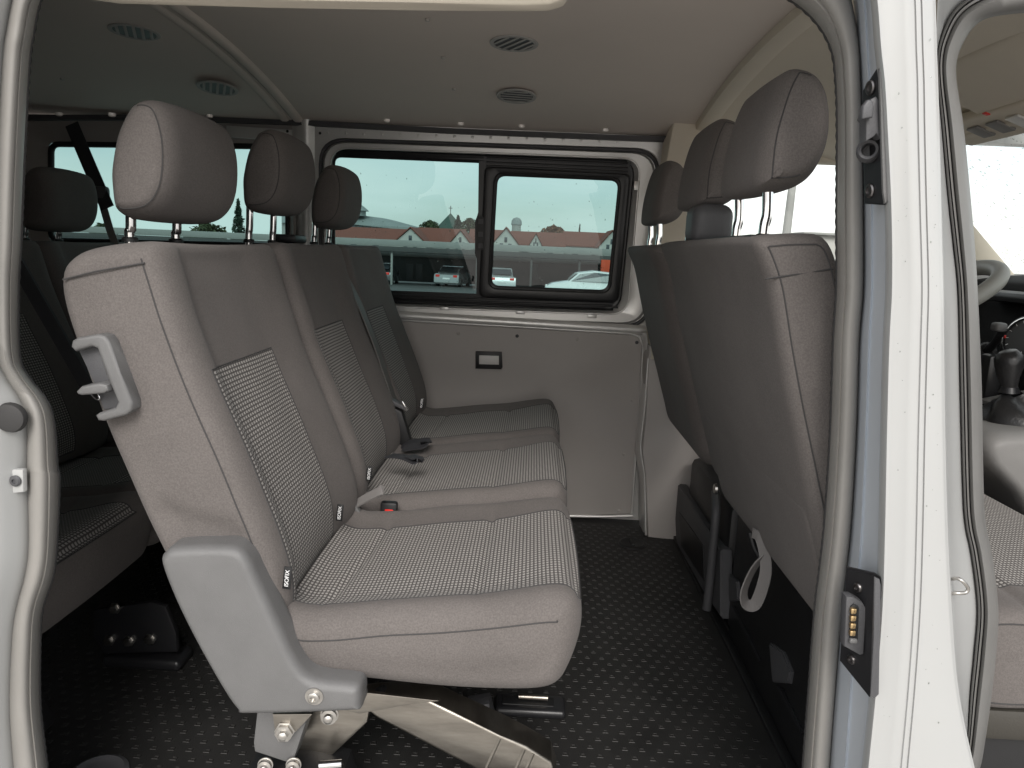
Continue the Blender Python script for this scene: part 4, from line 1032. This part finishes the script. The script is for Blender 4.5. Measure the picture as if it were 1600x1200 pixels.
# ================================================================== OUTSIDE, seen through the windows
def wallm(n, c): return mat(n, c, .9, 0, .2, 3, .08, .5)
RW_ = wallm('white_render', (.42, .41, .39)); ROOF = wallm('red_roof_tile', (.17, .055, .040)); ROOFG = wallm('grey_roof', (.22, .24, .24)); GRN = wallm('green_copper_roof', (.05, .085, .072))
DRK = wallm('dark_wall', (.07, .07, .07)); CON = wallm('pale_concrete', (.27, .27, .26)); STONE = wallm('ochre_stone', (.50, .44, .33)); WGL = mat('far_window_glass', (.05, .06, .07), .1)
def gable(name, label, px0, px1, yr, ye, D, depth, gable_front, group='houses behind the carport'):
    """house whose silhouette spans px0..px1, ridge at yr, eaves at ye (pixels) at distance D"""
    c0, c1 = P(px0, ye, D), P(px1, ye, D); xr = P((px0+px1)/2, yr, D).z; ze = (c0.z+c1.z)/2; gz = ground_z(D)
    cx_ = (c0.x+c1.x)/2; wd = c1.x-c0.x
    h = root(name, label, 'house', (cx_, D, gz), group)
    x0, x1, y0, y1 = c0.x, c1.x, D, D+depth
    if gable_front:
        V = [(x0, y0, gz), (x1, y0, gz), (x1, y0, ze), (cx_, y0, xr), (x0, y0, ze), (x0, y1, gz), (x1, y1, gz), (x1, y1, ze), (cx_, y1, xr), (x0, y1, ze)]
        mesh('wall', [Vector(v) for v in V], [(0, 1, 2, 3, 4), (5, 9, 8, 7, 6), (0, 4, 9, 5), (1, 6, 7, 2)], RW_, h, smooth=False)
        o = .35; e = .12
        for sx, xe in ((-1, x0), (1, x1)):
            a = Vector((cx_, y0-o, xr+e)); b = Vector((xe+sx*o, y0-o, ze+e-o*(xr-ze)/(wd/2))); d = Vector((0, depth+2*o, 0))
            t = Vector((0, 0, .18)); Q = [a, b, b+d, a+d]; Q += [q+t for q in Q]
            mesh('roof_slope', Q, [(0, 1, 2, 3), (7, 6, 5, 4), (0, 4, 5, 1), (1, 5, 6, 2), (2, 6, 7, 3), (3, 7, 4, 0)], ROOF, h, smooth=False)
        n = 2
        for i in range(n): 
            zz = ze-.2; f = box('window', (cx_+(i-.5)*wd*.3, y0-.03, zz), (wd*.12, .1, 1.1), WGL, h, .02)
        box('window', (cx_, y0-.03, ze+(xr-ze)*.35), (wd*.10, .1, .8), WGL, h, .02)
    else:
        V = [(x0, y0, gz), (x1, y0, gz), (x1, y0, ze), (x0, y0, ze), (x0, y1, gz), (x1, y1, gz), (x1, y1, ze), (x0, y1, ze), (x0, (y0+y1)/2, xr), (x1, (y0+y1)/2, xr)]
        mesh('wall', [Vector(v) for v in V], [(0, 1, 2, 3), (4, 7, 6, 5), (0, 3, 8, 7, 4), (1, 5, 6, 9, 2)], RW_, h, smooth=False)
        o = .4; ym = (y0+y1)/2; sl = (xr-ze)/(ym-y0)
        for ye_, sg in ((y0, -1), (y1, 1)):
            a = Vector((x0-o, ym, xr+.1)); b = Vector((x1+o, ym, xr+.1)); c = Vector((x1+o, ye_+sg*o, ze+.1-o*sl)); d = Vector((x0-o, ye_+sg*o, ze+.1-o*sl)); t = Vector((0, 0, .18))
            Q = [a, b, c, d]; Q += [q+t for q in Q]
            mesh('roof_slope', Q, [(0, 1, 2, 3), (7, 6, 5, 4), (0, 4, 5, 1), (1, 5, 6, 2), (2, 6, 7, 3), (3, 7, 4, 0)], ROOF, h, smooth=False)
        n = max(2, int(wd/3.2))
        for i in range(n): box('window', (x0+(i+.5)*wd/n, y0-.03, ze-1.2), (1.0, .1, 1.3), WGL, h, .02)
    return h
D = 120
gable('row_house', 'long low house with red tiled roof left of the gables, seen through the window', 500, 640, 357, 374, D+8, 9, False)
gable('gable_house', 'white gabled house, leftmost gable seen through the fixed pane', 616, 666, 357, 380, D, 9, True)
gable('row_house', 'house with red roof slope right of the leftmost white gable', 650, 720, 358, 380, D+6, 9, False)
gable('gable_house', 'white gabled house with red roof just left of the window divider', 702, 736, 361, 382, D-2, 9, True)
gable('row_house', 'red roofed house directly behind the window latch', 734, 790, 360, 382, D+6, 9, False)
gable('gable_house', 'white gabled house at the left edge of the sliding pane', 768, 812, 357, 384, D, 9, True)
gable('row_house', 'red roofed house below the pale tower', 800, 880, 364, 384, D+6, 9, False)
gable('gable_house', 'small white gabled dormer house right of the pale tower', 828, 846, 366, 382, D-1, 9, True)
gable('row_house', 'red roofed house at the right of the sliding pane', 884, 945, 364, 385, D+7, 9, False)
gable('gable_house', 'white gabled house at the right edge of the sliding pane', 936, 975, 362, 386, D, 9, True)
# large institution left, domed
inst = root('institution', 'large pale grey building with sloping grey roof behind the houses', 'building', (-30, 190, 0))
def bigbox(name, px0, px1, yt, D, depth, m, parent, yb=None):
    a, b = P(px0, yt, D), P(px1, yt, D); z0 = ground_z(D) if yb is None else P(px0, yb, D).z
    return box(name, ((a.x+b.x)/2, D+depth/2, (a.z+z0)/2), (b.x-a.x, depth, a.z-z0), m, parent, .05)
bigbox('wall', 440, 640, 347, 190, 20, CON, inst)
pr = [P(440, 348, 189), P(440, 325, 195), P(545, 330, 195), P(562, 336, 195), P(600, 341, 195), P(655, 356, 189), P(640, 360, 189), P(545, 350, 189)]
bm = bmesh.new(); a = [bm.verts.new(p) for p in pr]; fce = bm.faces.new(a); gg = bmesh.ops.extrude_face_region(bm, geom=[fce])
for v in gg['geom']:
    if isinstance(v, bmesh.types.BMVert): v.co.y += 14
from_bm('roof', bm, ROOFG, inst, smooth=False)
for i in range(8):
    c = P(552+i*11, 356+i*.6, 189.6); box('window', c, (1.0, .2, 1.6), WGL, inst, .03)
cup = P(556, 331, 192); lathe('cupola', [(2.6, -1.0), (2.6, .2), (3.4, .3), (2.2, 1.3), (.8, 2.2), (.0002, 2.6)], cup, (0, 0, 1), ROOFG, inst, 12)
# church spire
chc = root('church', 'dark green pointed church roof with a cross rising behind the houses', 'church', (-14, 200, 0))
ap = P(704, 333, 200); bl = P(684, 362, 200); brr = P(724, 362, 200); hw = (brr.x-bl.x)/2
lathe('spire_roof', [(hw*1.35, bl.z-ap.z), (.05, 0)], ap, (0, 0, 1), GRN, chc, 4)
lathe('tower_wall', [(hw*1.2, ground_z(200)-ap.z), (hw*1.2, bl.z-ap.z+.1)], ap, (0, 0, 1), CON, chc, 4)
tube('cross', [ap, ap+Vector((0, 0, 1.9))], .09, PLB, chc); tube('cross', [ap+Vector((-.5, 0, 1.3)), ap+Vector((.5, 0, 1.3))], .08, PLB, chc)
tw = root('water_tower', 'slim pale tower with dark cap above the red roofs', 'tower', (-4, 210, 0))
a_ = P(807, 352, 210); lathe('shaft', [(1.3, ground_z(210)-a_.z), (1.25, .0)], a_, (0, 0, 1), CON, tw, 16)
lathe('cap', [(1.35, 0), (1.5, .2), (1.4, 1.2), (.9, 1.9), (.0002, 2.2)], a_, (0, 0, 1), ROOFG, tw, 16)

# trees: trunk, limbs, crown of small leaf faces
LEAFG = mat('conifer_needles', (.035, .06, .04), .9, 0, 0, 0, .4, 2); LEAFB = mat('autumn_leaves', (.16, .075, .04), .9, 0, 0, 0, .4, 2); LEAF = mat('dull_leaves', (.06, .075, .035), .9, 0, 0, 0, .4, 2)
BARK = mat('bark', (.07, .055, .045), .9, 0, .5, 20)
def tree(name, label, px, ytop, D, wpx, ybase, conifer, leaf):
    top = P(px, ytop, D); gz = ground_z(D); h = top.z-gz; wd = wpx/F*D; t = root(name, label, 'tree', (top.x, D, gz), 'trees behind the car park')
    tube('trunk', [(top.x, D, gz), (top.x, D, gz+h*.5), (top.x, D, top.z-h*.05)], [wd*.06+.1, wd*.04+.06, .03], BARK, t)
    for k in range(7):
        a = k*2.4; zz = gz+h*(.35+.08*k); L = wd*.4*(1-k*.11 if conifer else 1)
        tube('limb', [(top.x, D, zz), (top.x+L*math.cos(a), D+L*math.sin(a), zz+(L*.1 if conifer else L*.6))], [.09, .03], BARK, t, seg=5)
    cb = max(gz+1.2, P(px, ybase, D).z-1); V, Fc = [], []
    for i in range(1500):
        u = random.random(); z = cb+(top.z-cb)*u; a = random.uniform(0, 2*math.pi)
        R = wd/2*((1-u)**.8*(.75+.25*math.sin(u*34)) if conifer else math.sqrt(max(0, 1-(2*u-1)**2))*(.8+.3*math.sin(3*a+u*7)))
        r = R*math.sqrt(random.uniform(.15, 1)); c = Vector((top.x+r*math.cos(a), D+r*math.sin(a), z+random.uniform(-.2, .2)))
        s = random.uniform(.03, .075)*wd+.05; q = Matrix.Rotation(random.uniform(0, 6), 3, Vector((random.random()-.5, random.random()-.5, random.random()))); n0 = len(V)
        V += [c+q @ Vector((-s, 0, 0)), c+q @ Vector((0, -s*.5, s*.2)), c+q @ Vector((s, 0, -s*.2)), c+q @ Vector((0, s*.5, 0))]; Fc.append((n0, n0+1, n0+2, n0+3))
    mesh('crown', V, Fc, leaf, t, smooth=False)
tree('conifer', 'dark conifer right of the green church roof', 716, 338, 150, 34, 372, True, LEAFG)
tree('leafy_tree', 'brownish leafy tree behind the roofs at the right of the sliding pane', 866, 354, 150, 44, 378, False, LEAFB)
tree('leafy_tree', 'dark bushy tree left of the green church roof', 672, 346, 150, 40, 372, False, LEAF)
tree('leafy_tree', 'bushy tree just left of the window latch', 734, 342, 150, 34, 372, False, LEAF)
tree('conifer', 'tall dark conifer in the rear window beside the middle headrest', 372, 314, 70, 34, 372, True, LEAFG)
tree('leafy_tree', 'low dark tree at the bottom of the rear window, left of the big headrest', 158, 352, 60, 46, 380, False, LEAF)
tree('leafy_tree', 'dark tree behind the big headrest at the bottom of the rear window', 325, 352, 75, 70, 378, False, LEAF)
tree('conifer', 'thin conifer tip above the roofs at the far right of the sliding pane', 906, 351, 150, 9, 378, True, LEAFG)

# carport along the far side of the car park
cpz = root('carport', 'long flat-roofed carport along the far side of the car park', 'carport', (-8, 52, ground_z(52)))
def seg3(name, p0, p1, th, depth, m, parent):
    a, b = P(p0[0], p0[1], 50), P(p1[0], p1[1], 50); z = (a.z+b.z)/2
    return box(name, ((a.x+b.x)/2, 50+depth/2, z), (b.x-a.x, depth, th), m, parent, .03)
z1 = P(750, 385, 50).z; gz5 = ground_z(52)
box('roof', (-10, 53, z1-.02), (60, 6.5, .42), CON, cpz, .03)
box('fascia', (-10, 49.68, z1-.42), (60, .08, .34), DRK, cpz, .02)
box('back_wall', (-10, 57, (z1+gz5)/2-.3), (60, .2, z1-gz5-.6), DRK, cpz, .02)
box('light_band', (-10, 56.85, P(750, 403, 56.8).z), (60, .06, .28), CON, cpz, .02)
for px in (300, 380, 480, 612, 745, 830, 905, 990):
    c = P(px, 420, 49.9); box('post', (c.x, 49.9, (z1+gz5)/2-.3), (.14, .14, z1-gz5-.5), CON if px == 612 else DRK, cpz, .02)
for px in (640, 655, 835):
    c = P(px, 425, 56.8); box('wall_panel', (c.x, 56.85, c.z), (.5, .06, 1.2), PLD, cpz, .02)

# parked cars
def car(name, label, c, rz, col_, m_glass=WGL, length=4.3, group='cars parked outside'):
    t = root(name, label, 'car', c, group)
    paint = mat('car_paint_'+col_[0], col_[1], .25, .2, 0, 0, .02, 2, coat=.8)
    R = Matrix.Translation(Vector(c)) @ Matrix.Rotation(rz, 4, 'Z')
    L = length/2; W = .88
    side = [(-L, .35), (-L+.02, .75), (-L+.10, .90), (-L+.55, .98), (-L+.75, 1.05), (-.75, 1.40), (.1, 1.46), (.75, 1.36), (1.15, 1.0), (L-.35, .88), (L-.05, .72), (L, .45), (L-.05, .25), (-L+.1, .25)]
    bm = bmesh.new(); rows = []
    for y, k in ((-W, .93), (-W*.97, 1), (0, 1.015), (W*.97, 1), (W, .93)):
        rows.append([bm.verts.new(R @ Vector((x*(.985 if abs(y) > .87 else 1), y*(1 if z < .95 else .80), z if z < .9 else .9+(z-.9)*(1 if abs(y) < W else .96)))) for x, z in side])
    n = len(side)
    for a in range(4):
        for i in range(n): bm.faces.new((rows[a][i], rows[a][(i+1) % n], rows[a+1][(i+1) % n], rows[a+1][i]))
    bm.faces.new(rows[0]); bm.faces.new(rows[-1][::-1])
    from_bm('body', bm, paint, t, angle=30)
    for s in (-1, 1):
        V = [R @ Vector((x, s*(W*.80+.012+dy), z)) for x, z, dy in ((-1.35, 1.02, .10), (-.72, 1.34, .0), (.08, 1.40, -.0), (.70, 1.32, .0), (1.05, 1.02, .10))]
        mesh('side_window', V, [(0, 1, 2, 3, 4)], m_glass, t, smooth=False)
        for x in (-L+.85, L-.85):
            w_ = lathe('wheel', [(.32, -.1), (.33, 0), (.32, .1)], R @ Vector((x, s*(W-.08), .32)), R.to_3x3() @ Vector((0, s, 0)), PLB, t, 20)
            lathe('rim', [(.21, 0), (.20, .01), (.0002, .015)], R @ Vector((x, s*(W+.022), .32)), R.to_3x3() @ Vector((0, s, 0)), ZNC, w_, 14)
    for x0, z0, x1, z1_, nm in ((-1.62, 1.09, -.80, 1.40, 'rear_window'), (1.13, 1.06, .80, 1.36, 'windscreen')):
        o = .02*(-1 if x0 < 0 else 1)
        mesh(nm, [R @ Vector((x0+o, -.66, z0)), R @ Vector((x0+o, .66, z0)), R @ Vector((x1+o, .60, z1_)), R @ Vector((x1+o, -.60, z1_))], [(0, 1, 2, 3)], m_glass, t, smooth=False)
    for s in (-1, 1):
        box('tail_light', R @ Vector((-L+.06, s*.62, .80)), (.1, .28, .16), RED, t, .02, R.to_3x3())
        box('headlight', R @ Vector((L-.16, s*.62, .70)), (.2, .3, .14), LAMP, t, .03, R.to_3x3())
    box('number_plate', R @ Vector((-L-.01, 0, .62)), (.03, .5, .11), WHITE, t, .005, R.to_3x3())
    return t
def on_ground(px, py, D): p = P(px, py, D); return (p.x, D, ground_z(D))
car('parked_car', 'grey car parked nose-in under the carport, left of the window divider', on_ground(708, 440, 53), math.pi/2-.12, ('grey', (.30, .31, .32)))
car('parked_car', 'silver car half hidden at the left of the sliding pane', on_ground(782, 440, 50), math.pi/2+.1, ('silver', (.5, .51, .52)))
car('parked_car', 'white car parked side-on in the right of the sliding pane', on_ground(930, 440, 31.5), math.pi, ('white', (.75, .76, .76)))
car('parked_car', 'dark car under the carport behind the far seat', on_ground(598, 440, 52), math.pi/2+.05, ('black', (.03, .03, .035)))
og = root('orange_stand', 'orange banner stand behind the white car', 'banner', (on_ground(942, 425, 44)))
box('banner', P(946, 418, 44), (.55, .1, .9), mat('orange_cloth', (.55, .07, .025), .8), og, .03)
for s in (-.4, .4): 
    c = P(946, 418, 44); box('leg', (c.x+s, 44, (c.z-.7+ground_z(44))/2), (.06, .06, c.z-.7-ground_z(44)), PLD, og, .01)
# light mast seen through the driver window
ms = root('light_mast', 'grey lattice mast seen between the front headrests through the driver window', 'mast', on_ground(1232, 380, 30))
c0 = P(1234, 300, 30); tube('mast_pole', [(c0.x, 30, ground_z(30)), (c0.x+.1, 30, c0.z+2)], [.2, .14], CON, ms)
sh = root('low_building', 'pale low building seen through the driver window', 'building', on_ground(1290, 400, 60))
bigbox('wall', 1262, 1400, 366, 60, 8, RW_, sh); bigbox('roof', 1256, 1405, 362, 59.5, 9, CON, sh, 366)
